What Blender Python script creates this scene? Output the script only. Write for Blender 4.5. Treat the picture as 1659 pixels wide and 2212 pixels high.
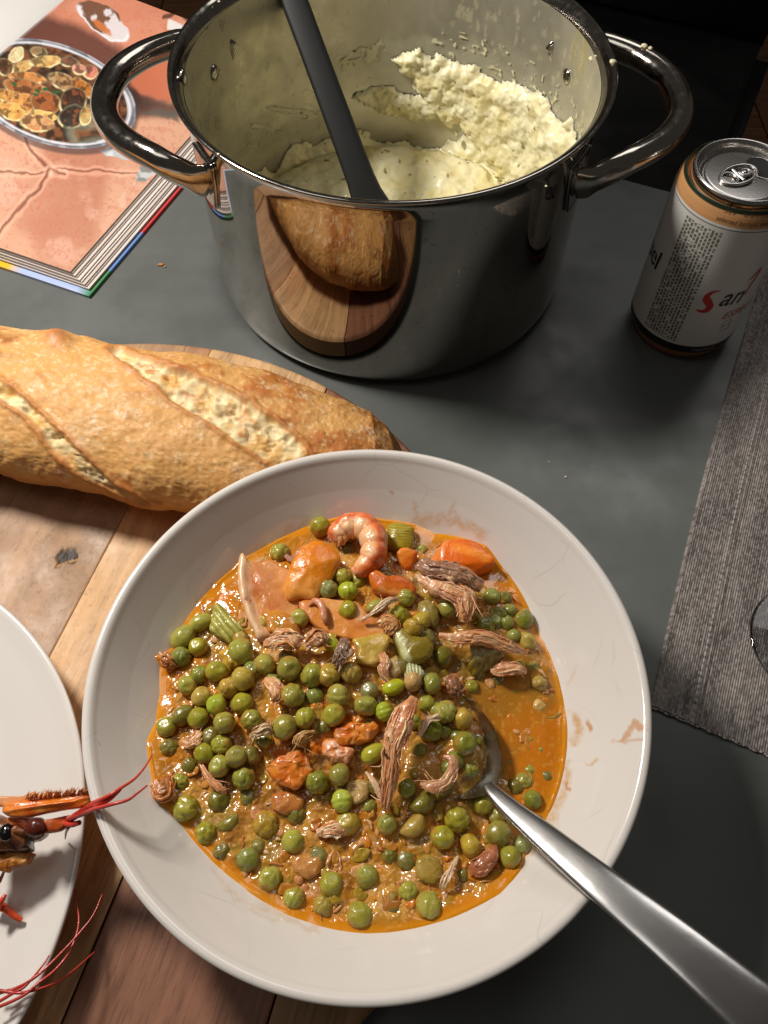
import bpy, bmesh, math, random
import numpy as np
from mathutils import Matrix, Vector

for o in list(bpy.data.objects):
    bpy.data.objects.remove(o)
SC = bpy.context.scene
COL = SC.collection
MM = 0.001

# ------------------------------------------------------------------ camera
PW, PH = 1659.0, 2212.0          # photograph measured at this size
FPX, PITCH, ROLL, CAMH = 1755.5, 1.029, 0.0055, 388.2   # lens and pose solved from the pot, bowl and can

def _rays(P):
    P = np.atleast_2d(np.asarray(P, float))
    x = (P[:, 0] - PW / 2) / FPX
    y = -(P[:, 1] - PH / 2) / FPX
    c, s = math.cos(ROLL), math.sin(ROLL)
    x, y = c * x - s * y, s * x + c * y
    return np.stack([x, math.cos(PITCH) + y * math.sin(PITCH), -math.sin(PITCH) + y * math.cos(PITCH)], 1)

def at(px, py, z):
    """the point of the place at height z (mm) that was measured at this spot of the photograph"""
    d = _rays([(px, py)])[0]
    t = (z - CAMH) / d[2]
    return np.array([d[0] * t, d[1] * t, z])

def proj(X):
    X = np.atleast_2d(X).astype(float)
    x, y, z = X[:, 0], X[:, 1], X[:, 2] - CAMH
    fw = y * math.cos(PITCH) - z * math.sin(PITCH)
    up = y * math.sin(PITCH) + z * math.cos(PITCH)
    fw = np.where(fw < 1e-3, 1e-3, fw)
    a, b = x / fw, up / fw
    c, s = math.cos(ROLL), math.sin(ROLL)
    a, b = c * a + s * b, -s * a + c * b
    return np.stack([PW / 2 + FPX * a, PH / 2 - FPX * b], 1)

cam = bpy.data.cameras.new('camera')
cam.sensor_fit = 'VERTICAL'; cam.sensor_height = 24.0; cam.lens = FPX / PH * 24.0
cam.clip_start = 0.02; cam.clip_end = 50
camo = bpy.data.objects.new('camera', cam)
COL.objects.link(camo)
_c, _s = math.cos(ROLL), math.sin(ROLL)
_R = Vector((1, 0, 0)); _U = Vector((0, math.sin(PITCH), math.cos(PITCH))); _F = Vector((0, math.cos(PITCH), -math.sin(PITCH)))
_X = _c * _R + _s * _U; _Y = -_s * _R + _c * _U; _Z = -_F
m = Matrix((_X, _Y, _Z)).transposed().to_4x4()
m.translation = Vector((0, 0, CAMH * MM))
camo.matrix_world = m
SC.camera = camo

# ------------------------------------------------------------------ light
world = bpy.data.worlds.new('World'); SC.world = world; world.use_nodes = True
bg = world.node_tree.nodes['Background']
bg.inputs[0].default_value = (1.0, 0.9, 0.8, 1); bg.inputs[1].default_value = 0.05

def lamp(name, kind, loc, power, col, **k):
    L = bpy.data.lights.new(name, kind); L.energy = power; L.color = col
    for a, b in k.items(): setattr(L, a, b)
    o = bpy.data.objects.new(name, L); o.location = [c * MM for c in loc]; COL.objects.link(o)
    return o
lamp('pendant_lamp', 'POINT', (-400, 455, 565), 21.5, (1.0, 0.945, 0.865), shadow_soft_size=0.065)
def area(name, loc, aim, power, sx, sy):
    o = lamp(name, 'AREA', loc, power, (1.0, 0.97, 0.93), shape='RECTANGLE', size=sx, size_y=sy)
    o.rotation_euler = (Vector(aim) - Vector(loc)).to_track_quat('-Z', 'Y').to_euler()
area('back_sheen_light', (470, 1300, 1550), (60, 250, 0), 5.0, .9, .62)  # soft area light added behind the table to give it sheen
area('overhead_fill', (-700, 150, 1700), (0, 150, 0), 2.0, .6, .6)  # weak overhead area light added for fill and reflections

SC.view_settings.view_transform = 'Standard'; SC.view_settings.look = 'None'
SC.view_settings.exposure = 0.0; SC.view_settings.gamma = 1.0
SC.render.engine = 'CYCLES'
SC.cycles.caustics_reflective = True

# ------------------------------------------------------------------ helpers
rnd = random.Random(7)
NR = np.random.RandomState(11)

def lin(c):
    c = np.asarray(c, float) / 255.0
    return np.where(c <= 0.04045, c / 12.92, ((c + 0.055) / 1.055) ** 2.4)
def L4(c): 
    v = lin(c); return (float(v[0]), float(v[1]), float(v[2]), 1.0)

def _hash(ix, iy, iz, seed):
    h = (ix.astype(np.int64) * 374761393 + iy.astype(np.int64) * 668265263 + iz.astype(np.int64) * 2147483647 + seed * 1274126177) & 0xffffffff
    h = ((h ^ (h >> 13)) * 1274126177) & 0xffffffff
    h = ((h ^ (h >> 16)) * 2246822519) & 0xffffffff
    h = h ^ (h >> 15)
    return (h & 0xffffff) / float(0xffffff)

def vnoise(P, seed=0):
    P = np.asarray(P, float)
    i = np.floor(P).astype(np.int64); f = P - i
    f = f * f * f * (f * (f * 6 - 15) + 10)
    r = 0
    for dx in (0, 1):
        wx = f[:, 0] if dx else 1 - f[:, 0]
        for dy in (0, 1):
            wy = f[:, 1] if dy else 1 - f[:, 1]
            for dz in (0, 1):
                wz = f[:, 2] if dz else 1 - f[:, 2]
                r = r + wx * wy * wz * _hash(i[:, 0] + dx, i[:, 1] + dy, i[:, 2] + dz, seed)
    return r * 2 - 1

def fbm(P, scale, octv=4, seed=0, gain=0.5):
    """P in mm, scale = size in mm of the largest features; about -1..1"""
    P = np.asarray(P, float)
    if P.shape[1] == 2: P = np.c_[P, np.zeros(len(P))]
    a, s, r, t = 1.0, 1.0 / scale, 0, 0
    for k in range(octv):
        r = r + a * vnoise(P * s + 17.3 * k, seed + k); t += a
        a *= gain; s *= 2.03
    return r / t * 1.5

def sstep(a, b, x):
    t = np.clip((x - a) / (b - a), 0, 1); return t * t * (3 - 2 * t)
def mix(a, b, t):
    t = np.asarray(t)[..., None] if np.ndim(t) else t
    return np.asarray(a) * (1 - t) + np.asarray(b) * t

def segdist(P, a, b):
    a = np.asarray(a, float); b = np.asarray(b, float)
    ab = b - a; t = np.clip(((P - a) @ ab) / max(ab @ ab, 1e-9), 0, 1)
    return np.hypot(*(P - a - t[:, None] * ab).T)
def linedist(P, pts):
    d = np.full(len(P), 1e9)
    for a, b in zip(pts[:-1], pts[1:]): d = np.minimum(d, segdist(P, a, b))
    return d
def polydist(P, poly):
    """signed distance to a polygon, positive inside"""
    P = np.asarray(P, float); poly = [np.array(p, float) for p in poly]
    d = linedist(P, poly + [poly[0]])
    inside = np.zeros(len(P), bool)
    n = len(poly)
    for k in range(n):
        (x1, y1), (x2, y2) = poly[k], poly[(k + 1) % n]
        c = ((y1 > P[:, 1]) != (y2 > P[:, 1])) & (P[:, 0] < (x2 - x1) * (P[:, 1] - y1) / (y2 - y1 + 1e-12) + x1)
        inside ^= c
    return np.where(inside, d, -d)
def elld(P, cx, cy, a, b, deg):
    """normalised radius in a turned ellipse"""
    t = math.radians(deg); x = P[:, 0] - cx; y = P[:, 1] - cy
    u = x * math.cos(t) + y * math.sin(t); v = -x * math.sin(t) + y * math.cos(t)
    return np.hypot(u / a, v / b)

def catmull(pts, n):
    pts = np.asarray(pts, float)
    p = np.vstack([2 * pts[0] - pts[1], pts, 2 * pts[-1] - pts[-2]])
    seg = len(pts) - 1
    out = []
    for t in np.linspace(0, seg, n):
        k = min(int(t), seg - 1); u = t - k
        a, b, c, d = p[k], p[k + 1], p[k + 2], p[k + 3]
        out.append(0.5 * ((2 * b) + (-a + c) * u + (2 * a - 5 * b + 4 * c - d) * u * u + (-a + 3 * b - 3 * c + d) * u ** 3))
    return np.array(out)

def new_obj(name, data=None, parent=None, loc=None):
    o = bpy.data.objects.new(name, data); COL.objects.link(o)
    if parent is not None: o.parent = parent
    if loc is not None: o.location = [float(c) * MM for c in loc]
    return o
def make_mesh(name, V, faces, mats, smooth=True, col=None, mi=None):
    me = bpy.data.meshes.new(name)
    V = np.asarray(V, float) * MM
    if isinstance(faces, np.ndarray): faces = faces.tolist()
    me.from_pydata(V.tolist(), [], faces)
    if not isinstance(mats, (list, tuple)): mats = [mats]
    for q in mats: me.materials.append(q)
    if smooth: me.polygons.foreach_set('use_smooth', [True] * len(me.polygons))
    if mi is not None: me.polygons.foreach_set('material_index', mi)
    if col is not None:
        ca = me.color_attributes.new('Col', 'FLOAT_COLOR', 'POINT')
        c = np.ones((len(V), 4)); c[:, :3] = col
        ca.data.foreach_set('color', c.ravel())
    me.update()
    return me
def part(name, V, faces, mats, parent=None, loc=None, **k):
    return new_obj(name, make_mesh(name, V, faces, mats, **k), parent, loc)
def tag(o, label=None, cat=None, group=None, kind=None):
    if label: o['label'] = label
    if cat: o['category'] = cat
    if group: o['group'] = group
    if kind: o['kind'] = kind
    return o
def thing(name, label, cat, loc=(0, 0, 0), group=None):
    o = new_obj(name, None, None, loc); o.empty_display_size = 0.02
    return tag(o, label, cat, group)

def grid_faces(nu, nv, wrap_u=False, wrap_v=False):
    U = np.arange(nu if wrap_u else nu - 1); Vv = np.arange(nv if wrap_v else nv - 1)
    a, b = np.meshgrid(U, Vv, indexing='ij'); a = a.ravel(); b = b.ravel()
    a1 = (a + 1) % nu; b1 = (b + 1) % nv
    return np.stack([a * nv + b, a1 * nv + b, a1 * nv + b1, a * nv + b1], 1)

def resample(prof, step):
    prof = np.asarray(prof, float); out = [prof[0]]
    for a, b in zip(prof[:-1], prof[1:]):
        n = max(1, int(np.hypot(*(b - a)) / step))
        for k in range(1, n + 1): out.append(a + (b - a) * k / n)
    return np.array(out)
def lathe(prof, seg=128, step=None):
    prof = np.asarray(prof, float)
    if step: prof = resample(prof, step)
    th = np.linspace(0, 2 * math.pi, seg, endpoint=False)
    V = np.stack([np.outer(np.cos(th), prof[:, 0]), np.outer(np.sin(th), prof[:, 0]), np.outer(np.ones(seg), prof[:, 1])], 2).reshape(-1, 3)
    F = grid_faces(seg, len(prof), wrap_u=True)
    return V, F
def tube(path, rad, seg=12, up=(0, 0, 1), flat=1.0, caps=True):
    """sweep; rad scalar or per point; flat scales the cross-section along 'up'"""
    path = np.asarray(path, float); n = len(path)
    rad = np.broadcast_to(np.asarray(rad, float), (n,)) if np.ndim(rad) < 2 else rad
    flat = np.broadcast_to(np.asarray(flat, float), (n,))
    T = np.gradient(path, axis=0); T /= np.linalg.norm(T, axis=1)[:, None] + 1e-12
    up = np.asarray(up, float)
    S = np.cross(T, up); ns = np.linalg.norm(S, axis=1)[:, None]
    S = np.where(ns < 1e-3, np.array([1.0, 0, 0]), S / (ns + 1e-12)); Up = np.cross(S, T)
    a = np.linspace(0, 2 * math.pi, seg, endpoint=False)
    V = path[:, None, :] + rad[:, None, None] * (np.cos(a)[None, :, None] * S[:, None, :] + np.sin(a)[None, :, None] * Up[:, None, :] * flat[:, None, None])
    V = V.reshape(-1, 3); F = grid_faces(n, seg, wrap_v=True).tolist()
    if caps:
        F.append(list(range(seg))[::1]); F.append(list(range((n - 1) * seg, n * seg))[::-1])
    return V, F
def join(items):
    """items: list of (V, F, col or None)"""
    Vs, Fs, Cs, o = [], [], [], 0
    for it in items:
        V, F = it[0], it[1]; F = F.tolist() if isinstance(F, np.ndarray) else F
        Vs.append(V); Fs += [[i + o for i in f] for f in F]; o += len(V)
        c = it[2] if len(it) > 2 and it[2] is not None else (1, 1, 1)
        Cs.append(np.broadcast_to(np.asarray(c, float), (len(V), 3)))
    return np.vstack(Vs), Fs, np.vstack(Cs)
def box(a, b):
    (x0, y0, z0), (x1, y1, z1) = a, b
    V = np.array([(x, y, z) for x in (x0, x1) for y in (y0, y1) for z in (z0, z1)], float)
    F = [[0, 1, 3, 2], [4, 6, 7, 5], [0, 4, 5, 1], [2, 3, 7, 6], [0, 2, 6, 4], [1, 5, 7, 3]]
    return V, F
_ico = {}
def ico(sub):
    if sub not in _ico:
        bm = bmesh.new(); bmesh.ops.create_icosphere(bm, subdivisions=sub, radius=1.0)
        V = np.array([v.co[:] for v in bm.verts]); F = [[v.index for v in f.verts] for f in bm.faces]; bm.free()
        _ico[sub] = (V, F)
    return _ico[sub]

# ------------------------------------------------------------------ materials
def material(name, col=(200, 200, 200), rough=0.5, metal=0.0, spec=0.5, coat=0.0, sss=0.0, sss_r=None, sss_s=0.003,
             attr=False, bump=None, var=None, trans=0.0, aniso=0.0, rough_var=None, ior=None, rand=None, col_is_lin=False, film=0):
    m = bpy.data.materials.new(name); m.use_nodes = True
    nt = m.node_tree; N = nt.nodes; Lk = nt.links
    p = N['Principled BSDF']
    I = p.inputs
    base = tuple(col) + (1,) if col_is_lin else L4(col)
    I['Base Color'].default_value = base; I['Roughness'].default_value = rough; I['Metallic'].default_value = metal
    I['Specular IOR Level'].default_value = spec; I['Coat Weight'].default_value = coat; I['Coat Roughness'].default_value = 0.08
    I['Subsurface Weight'].default_value = sss; I['Subsurface Scale'].default_value = sss_s
    if sss_r: I['Subsurface Radius'].default_value = sss_r
    I['Transmission Weight'].default_value = trans; I['Anisotropic'].default_value = aniso
    if ior: I['IOR'].default_value = ior
    tc = N.new('ShaderNodeTexCoord'); obj = tc.outputs['Object']
    cur = None
    if attr:
        a = N.new('ShaderNodeAttribute'); a.attribute_name = 'Col'; cur = a.outputs['Color']
    else:
        rgb = N.new('ShaderNodeRGB'); rgb.outputs[0].default_value = base; cur = rgb.outputs[0]
    def noise(scale, detail=4, rgh=0.55, stretch=None, rot=None, dist=0.0):
        n = N.new('ShaderNodeTexNoise'); n.inputs['Scale'].default_value = scale; n.inputs['Detail'].default_value = detail
        n.inputs['Roughness'].default_value = rgh; n.inputs['Distortion'].default_value = dist
        if stretch or rot:
            mp = N.new('ShaderNodeMapping')
            if stretch: mp.inputs['Scale'].default_value = stretch
            if rot: mp.inputs['Rotation'].default_value = rot
            Lk.new(obj, mp.inputs[0]); Lk.new(mp.outputs[0], n.inputs['Vector'])
        else: Lk.new(obj, n.inputs['Vector'])
        return n.outputs['Fac']
    for v in (var or []):       # dict(col, scale, lo, hi, amt, stretch)
        f = noise(v.get('scale', 50), v.get('detail', 4), v.get('r', 0.55), v.get('stretch'), v.get('rot'), v.get('dist', 0))
        mr = N.new('ShaderNodeMapRange'); mr.inputs[1].default_value = v.get('lo', .4); mr.inputs[2].default_value = v.get('hi', .6)
        mr.inputs[3].default_value = 0; mr.inputs[4].default_value = v.get('amt', 1.0)
        Lk.new(f, mr.inputs[0])
        mx = N.new('ShaderNodeMix'); mx.data_type = 'RGBA'; mx.blend_type = v.get('mode', 'MIX')
        Lk.new(mr.outputs[0], mx.inputs[0]); Lk.new(cur, mx.inputs[6]); mx.inputs[7].default_value = L4(v['col'])
        cur = mx.outputs[2]
    if rand:
        oi = N.new('ShaderNodeObjectInfo'); hs = N.new('ShaderNodeHueSaturation')
        for key, sock in (('h', 'Hue'), ('s', 'Saturation'), ('v', 'Value')):
            if key in rand:
                mr = N.new('ShaderNodeMapRange'); mr.inputs[3].default_value = rand[key][0]; mr.inputs[4].default_value = rand[key][1]
                if key == 's':
                    fr = N.new('ShaderNodeMath'); fr.operation = 'FRACT'; mu = N.new('ShaderNodeMath'); mu.operation = 'MULTIPLY'; mu.inputs[1].default_value = 7.31
                    Lk.new(oi.outputs['Random'], mu.inputs[0]); Lk.new(mu.outputs[0], fr.inputs[0]); Lk.new(fr.outputs[0], mr.inputs[0])
                elif key == 'v':
                    fr = N.new('ShaderNodeMath'); fr.operation = 'FRACT'; mu = N.new('ShaderNodeMath'); mu.operation = 'MULTIPLY'; mu.inputs[1].default_value = 13.7
                    Lk.new(oi.outputs['Random'], mu.inputs[0]); Lk.new(mu.outputs[0], fr.inputs[0]); Lk.new(fr.outputs[0], mr.inputs[0])
                else: Lk.new(oi.outputs['Random'], mr.inputs[0])
                Lk.new(mr.outputs[0], hs.inputs[sock])
        Lk.new(cur, hs.inputs['Color']); cur = hs.outputs[0]
    if film:      # smears of sauce clinging to the thing, thicker on its underside
        f = noise(190, 4, .6); sx = N.new('ShaderNodeSeparateXYZ'); Lk.new(obj, sx.inputs[0])
        ma = N.new('ShaderNodeMath'); ma.operation = 'MULTIPLY_ADD'; ma.inputs[1].default_value = -38.0; Lk.new(sx.outputs[2], ma.inputs[0]); Lk.new(f, ma.inputs[2])
        mr = N.new('ShaderNodeMapRange'); mr.inputs[1].default_value = .42; mr.inputs[2].default_value = .66; mr.inputs[4].default_value = .8; Lk.new(ma.outputs[0], mr.inputs[0])
        mx = N.new('ShaderNodeMix'); mx.data_type = 'RGBA'; mx.inputs[7].default_value = L4((186, 126, 50)); Lk.new(mr.outputs[0], mx.inputs[0]); Lk.new(cur, mx.inputs[6]); cur = mx.outputs[2]
    Lk.new(cur, I['Base Color'])
    if rough_var:
        f = noise(rough_var[0], 4, 0.6, rough_var[3] if len(rough_var) > 3 else None)
        mr = N.new('ShaderNodeMapRange'); mr.inputs[1].default_value = .35; mr.inputs[2].default_value = .65
        mr.inputs[3].default_value = rough_var[1]; mr.inputs[4].default_value = rough_var[2]
        Lk.new(f, mr.inputs[0]); Lk.new(mr.outputs[0], I['Roughness'])
    prev = None
    for b in (bump or []):      # (scale, distance_mm, detail, stretch)
        f = noise(b[0], b[2] if len(b) > 2 else 4, 0.6, b[3] if len(b) > 3 else None)
        bn = N.new('ShaderNodeBump'); bn.inputs['Strength'].default_value = 1.0; bn.inputs['Distance'].default_value = b[1] * MM
        Lk.new(f, bn.inputs['Height'])
        if prev: Lk.new(prev, bn.inputs['Normal'])
        prev = bn.outputs[0]
    if prev: Lk.new(prev, I['Normal'])
    return m
# ================================================================== the room and table
m_floor = material('floor_wood', (116, 78, 48), rough=0.45, var=[dict(col=(72, 44, 26), scale=9, stretch=(1, 12, 1), lo=.35, hi=.7, amt=.8)], bump=[(60, .3)])
floor = part('floor', *box((-3000, -2500, -765), (3500, 4500, -752)), m_floor, smooth=False); tag(floor, kind='structure')
V, F = box((0, 0, 0), (1, 1, 1))
plank_me = None
for i in range(14):
    for j in range(3):
        if plank_me is None:
            bmv = np.array(V) * np.array([176, 2150, 11.5]) ; plank_me = make_mesh('floorboard', bmv, F, m_floor, smooth=False)
        x = -1300 + i * 180; y = -1600 + j * 2160 + (i % 3) * 300 - 300
        new_obj('floorboard', plank_me, floor, (x, y, -751))
wall = part('wall', *box((-3000, 4500, -765), (3500, 4600, 1900)), material('wall_paint', (150, 140, 128), rough=0.8, bump=[(150, .3)]), smooth=False)
tag(wall, kind='structure')

m_table = material('table_paint', (92, 95, 92), rough=0.4, spec=0.5, rough_var=(22, .3, .52),
                   var=[dict(col=(82, 86, 84), scale=7, lo=.3, hi=.8, amt=.5), dict(col=(108, 110, 107), scale=5, stretch=(1, 6, 1), rot=(0, 0, .6), lo=.5, hi=.72, amt=.35), dict(col=(134, 136, 132), scale=700, lo=.72, hi=.78, amt=.45), dict(col=(60, 62, 60), scale=420, lo=.7, hi=.78, amt=.4)], bump=[(700, .012), (60, .05, 3)])
table = thing('dining_table', 'dark grey painted table top carrying the pot, bowl, board, book and can', 'table', (0, 0, 0))
e0 = np.array([155.0, 534.0]); ed = np.array([54.0, -23.0]); ed /= np.linalg.norm(ed); en = np.array([ed[1], -ed[0]])   # en points to the near side
A = e0 - ed * 900; B = e0 + ed * 700; Cc = B + en * 1100; D = A + en * 1100
poly = [A, B, Cc, D]
bm = bmesh.new()
vs = [bm.verts.new((q[0] * MM, q[1] * MM, 0)) for q in poly[::-1]]
f = bm.faces.new(vs); bm.normal_update()
if f.normal.z < 0: f.normal_flip()
r = bmesh.ops.extrude_face_region(bm, geom=[f]); 
bmesh.ops.translate(bm, verts=[g for g in r['geom'] if isinstance(g, bmesh.types.BMVert)], vec=(0, 0, -0.032))
bmesh.ops.recalc_face_normals(bm, faces=bm.faces)
bmesh.ops.bevel(bm, geom=[e for e in bm.edges], offset=0.003, segments=3, affect='EDGES')
me = bpy.data.meshes.new('table_top'); bm.to_mesh(me); bm.free(); me.materials.append(m_table)
new_obj('table_top', me, table)
for q in poly:
    c = (np.mean(poly, 0) - q); c = q + c / np.linalg.norm(c) * 90
    part('leg', *box((c[0] - 30, c[1] - 30, -751), (c[0] + 30, c[1] + 30, -32.5)), m_table, table, smooth=False)

# chair with a dark cover behind the table
m_blk = material('black_cloth', (22, 22, 21), rough=0.9, spec=0.2, bump=[(90, 2.0, 4), (900, .1)], var=[dict(col=(10, 10, 10), scale=12)])
chair = thing('chair', 'black upholstered chair in the dark behind the table, beyond the pot', 'chair', (0, 0, 0))
cr = np.array([556 - 483, 1168 - 1005.0]); cr /= np.linalg.norm(cr); cn = np.array([-cr[1], cr[0]])
o0 = np.array([483.0, 1005.0]) - cr * 330
def slab(corner, u, lu, v, lv, z0, z1, mat, name, parent, r=12):
    bm = bmesh.new(); P = [corner, corner + u * lu, corner + u * lu + v * lv, corner + v * lv]
    a = [bm.verts.new((p[0] * MM, p[1] * MM, z0 * MM)) for p in P]; b = [bm.verts.new((p[0] * MM, p[1] * MM, z1 * MM)) for p in P]
    bm.faces.new(a[::-1]); bm.faces.new(b)
    for k in range(4): bm.faces.new([a[k], a[(k + 1) % 4], b[(k + 1) % 4], b[k]])
    bmesh.ops.recalc_face_normals(bm, faces=bm.faces)
    bmesh.ops.bevel(bm, geom=list(bm.edges), offset=r * MM, segments=4, affect='EDGES')
    me = bpy.data.meshes.new(name); bm.to_mesh(me); bm.free(); me.materials.append(mat)
    me.polygons.foreach_set('use_smooth', [True] * len(me.polygons))
    return new_obj(name, me, parent)
slab(o0, cr, 560, cn, 520, -330, -280, m_blk, 'seat', chair, 20)
slab(o0 + cr * 560, cr, 45, cn, 520, -300, 260, m_blk, 'backrest', chair, 18)
for a in (20, 510):
    for b in (20, 470):
        q = o0 + cr * a + cn * b
        slab(q, cr, 32, cn, 32, -751, -331, m_blk, 'leg', chair, 4)

# ================================================================== cutting board
BC = np.array([-145.6, 140.7]); BR = 202.4; BZ = 18.0
nrm = np.array([.962, -.273]); drc = np.array([.273, .962])
board = thing('cutting_board', 'round wooden board of wide planks with a dark knot, under bread and bowl', 'board', (BC[0], BC[1], 0))
m_wood = material('board_wood', attr=True, rough=0.5, spec=0.35, rough_var=(40, .4, .62), bump=[(220, .14, 5), (900, .05, 3)])
seams = [-385, -268.8, -192.6, -116.4, -40.2, 30]
tones = [(150, 112, 74), (166, 130, 98), (206, 164, 118), (140, 96, 74), (150, 112, 74)]
# note: first entry covers the far left
def wood_col(P, tone, seed, knot=None):
    q = np.stack([P @ nrm, P @ drc], 1)
    warp = np.zeros(len(P)); kd = None
    if knot is not None:
        k = np.array([knot @ nrm, knot @ drc]); kd = np.hypot((q[:, 0] - k[0]), (q[:, 1] - k[1]) * .55)
        warp = 22 * np.exp(-(kd / 26) ** 2)
        ang = np.arctan2(q[:, 1] - k[1], q[:, 0] - k[0])
    u = q[:, 0] + fbm(q * [1, .25], 40, 3, seed) * 8
    g = fbm(np.stack([u * 1.0, q[:, 1] * .06, np.zeros(len(u))], 1), 3.2, 4, seed + 5)
    g2 = fbm(np.stack([u * 1.0, q[:, 1] * .05, np.zeros(len(u))], 1), 14, 3, seed + 9)
    pore = fbm(np.stack([q[:, 0], q[:, 1] * .05, np.zeros(len(u))], 1), .55, 2, seed + 20)
    if kd is not None:
        ringn = fbm(np.stack([kd * 1.0 + fbm(q, 12, 3, 77) * 6, np.zeros(len(u)), np.zeros(len(u))], 1), 3.0, 3, 55)
        w = np.exp(-(kd / 34) ** 2); g = g * (1 - w) + ringn * w * .9
        pore = pore * (1 - w) + fbm(q, 1.6, 3, 31) * w
    t = lin(tone)
    c = t[None] * (1 + .22 * g + .2 * g2)[:, None]
    c = c * (1 - .3 * sstep(.2, .8, pore))[:, None]
    blot = sstep(.1, .7, fbm(q, 45, 3, seed + 40))
    c = mix(c, c * np.array([1.05, .78, .66]), blot * .5)
    return np.clip(c, 0, 1), kd
knotP = at(145, 1205, BZ)[:2]
for k in range(5):
    a, b = seams[k] + (.14 if k == 2 else .4), seams[k + 1] - (.14 if k == 1 else .4)
    c0 = BC @ nrm; cd = BC @ drc
    a = max(a, c0 - BR + .5); b = min(b, c0 + BR - .5)
    nu = int((b - a) / .42) + 2; nv = 400
    uu = np.linspace(a, b, nu)
    half = np.sqrt(np.maximum(BR ** 2 - (uu - c0) ** 2, 0))
    G = []
    vv = np.linspace(-1, 1, nv)
    Q = np.stack([np.repeat(uu, nv), (cd + np.outer(half, vv)).ravel()], 1)
    P = Q[:, :1] * nrm[None] + Q[:, 1:] * drc[None]
    col, kd = wood_col(P, tones[k], 100 + 13 * k, knotP if k in (1, 2) else None)
    z = np.full(len(P), BZ) - .12 * (k % 2)
    edge = np.minimum(Q[:, 0] - a, b - Q[:, 0])
    z -= .3 * np.clip(1 - edge / .5, 0, 1)
    rr = BR - np.hypot(*(P - BC).T)
    z -= 2.5 * np.clip(1 - rr / 3.0, 0, 1) ** 2
    if k in (1, 2):
        p2 = proj(np.c_[P, np.full(len(P), BZ)])
        kn = polydist(p2, [(118, 1212), (128, 1196), (147, 1185), (163, 1184), (172, 1193), (170, 1206), (158, 1213), (140, 1216), (130, 1227), (119, 1225)]) + fbm(P, 3, 4, 3) * 7
        kk = sstep(-2, 3, kn)
        col = mix(col, lin((46, 44, 44)), kk * .93)
        sl = linedist(p2, [(120, 1221), (140, 1214), (158, 1209), (168, 1206)])
        col = mix(col, lin((185, 140, 85)), sstep(3.2, 1.2, sl + fbm(P, 3, 2, 9) * 1.2))
        z -= .9 * kk * (1 + .5 * fbm(P, 2, 3, 5))
        halo = sstep(-16, 0, kn); col = mix(col, col * .62, halo * (1 - kk) * .5)
    if k == 3:
        p2 = proj(np.c_[P, np.full(len(P), BZ)])
        d = linedist(p2, [(192, 1440), (187, 1465), (178, 1490), (171, 1508)])
        col = mix(col, lin((62, 36, 24)), sstep(3.5, 1, d) * .85)
    part('plank', np.c_[P, z] - np.array([BC[0], BC[1], 0]), grid_faces(nu, nv)[:, ::-1], m_wood, board, col=col)
    # underside and rim of this plank
    uu2 = np.linspace(a, b, 40); hf = np.sqrt(np.maximum(BR ** 2 - (uu2 - c0) ** 2, 0))
    ring = [(u, cd + h) for u, h in zip(uu2, hf)] + [(u, cd - h) for u, h in zip(uu2[::-1], hf[::-1])]
    R2 = np.array([[u * nrm[0] + v * drc[0], u * nrm[1] + v * drc[1]] for u, v in ring]) - BC
    n = len(R2); zt = BZ - 2.4
    Vr = np.vstack([np.c_[R2, np.full(n, zt)], np.c_[R2, np.full(n, 3.0)], np.c_[R2 * .985, np.full(n, .4)]])
    Fr = []
    for L in (0, 1):
        for q in range(n): Fr.append([L * n + q, (L + 1) * n + q, (L + 1) * n + (q + 1) % n, L * n + (q + 1) % n])
    Fr.append(list(range(2 * n, 3 * n)))
    part('plank_side', Vr, Fr, m_wood, board, col=lin(tones[k]) * .9, smooth=False)

# ================================================================== baguette
axis = catmull([(-430, 322), (-330, 300), (-207, 277), (-140, 262), (-85, 252), (-40, 246), (-10, 245), (13, 248)], 420)
cum = np.r_[0, np.cumsum(np.hypot(*np.diff(axis, axis=0).T))]; xs = axis[:, 0]
wid = np.interp(xs, [-430, -207, -110, -70, -40, -20, -5, 4, 9, 12, 13], [41, 42, 46, 43, 37, 31, 25, 18, 11, 5, 1])
hgt = np.interp(xs, [-430, -207, -110, -70, -40, -20, -5, 4, 9, 12, 13], [27, 27.5, 27, 25, 22.5, 20.5, 17.5, 13.5, 9, 4.5, 1])
wid = wid + fbm(np.c_[xs, xs * 0, xs * 0], 35, 2, 5) * 2.0 * np.clip(wid / 40, 0, 1)
nth = 400
th = np.linspace(0, 2 * math.pi, nth, endpoint=False)
T = np.gradient(axis, axis=0); T /= np.linalg.norm(T, axis=1)[:, None]; Nn = np.stack([-T[:, 1], T[:, 0]], 1)
# denser rings
ct, st = np.cos(th), np.sin(th)
ex = np.sign(ct) * np.abs(ct) ** .92; ez = np.sign(st) * np.abs(st) ** .9
zc = BZ + .4 + np.minimum(hgt, 27) 
Pb = np.zeros((len(axis), nth, 3)); 
Pb[:, :, :2] = axis[:, None, :] + (wid[:, None] * ex[None])[:, :, None] * Nn[:, None, :]
low = np.where(ez < 0, .93, 1.0)
Pb[:, :, 2] = zc[:, None] + hgt[:, None] * ez[None] * low[None]
Pb[:, :, 2] = np.maximum(Pb[:, :, 2], BZ + .3)
Nb = np.zeros_like(Pb); Nb[:, :, :2] = (ex[None] / wid[:, None])[:, :, None] * Nn[:, None, :]; Nb[:, :, 2] = ez[None] / hgt[:, None]
Nb /= np.linalg.norm(Nb, axis=2)[:, :, None] + 1e-9
Pf = Pb.reshape(-1, 3); Nf = Nb.reshape(-1, 3)
pp = proj(Pf); topm = sstep(-.15, .15, Nf[:, 2] + Nf[:, 1] * -.6)
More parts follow.
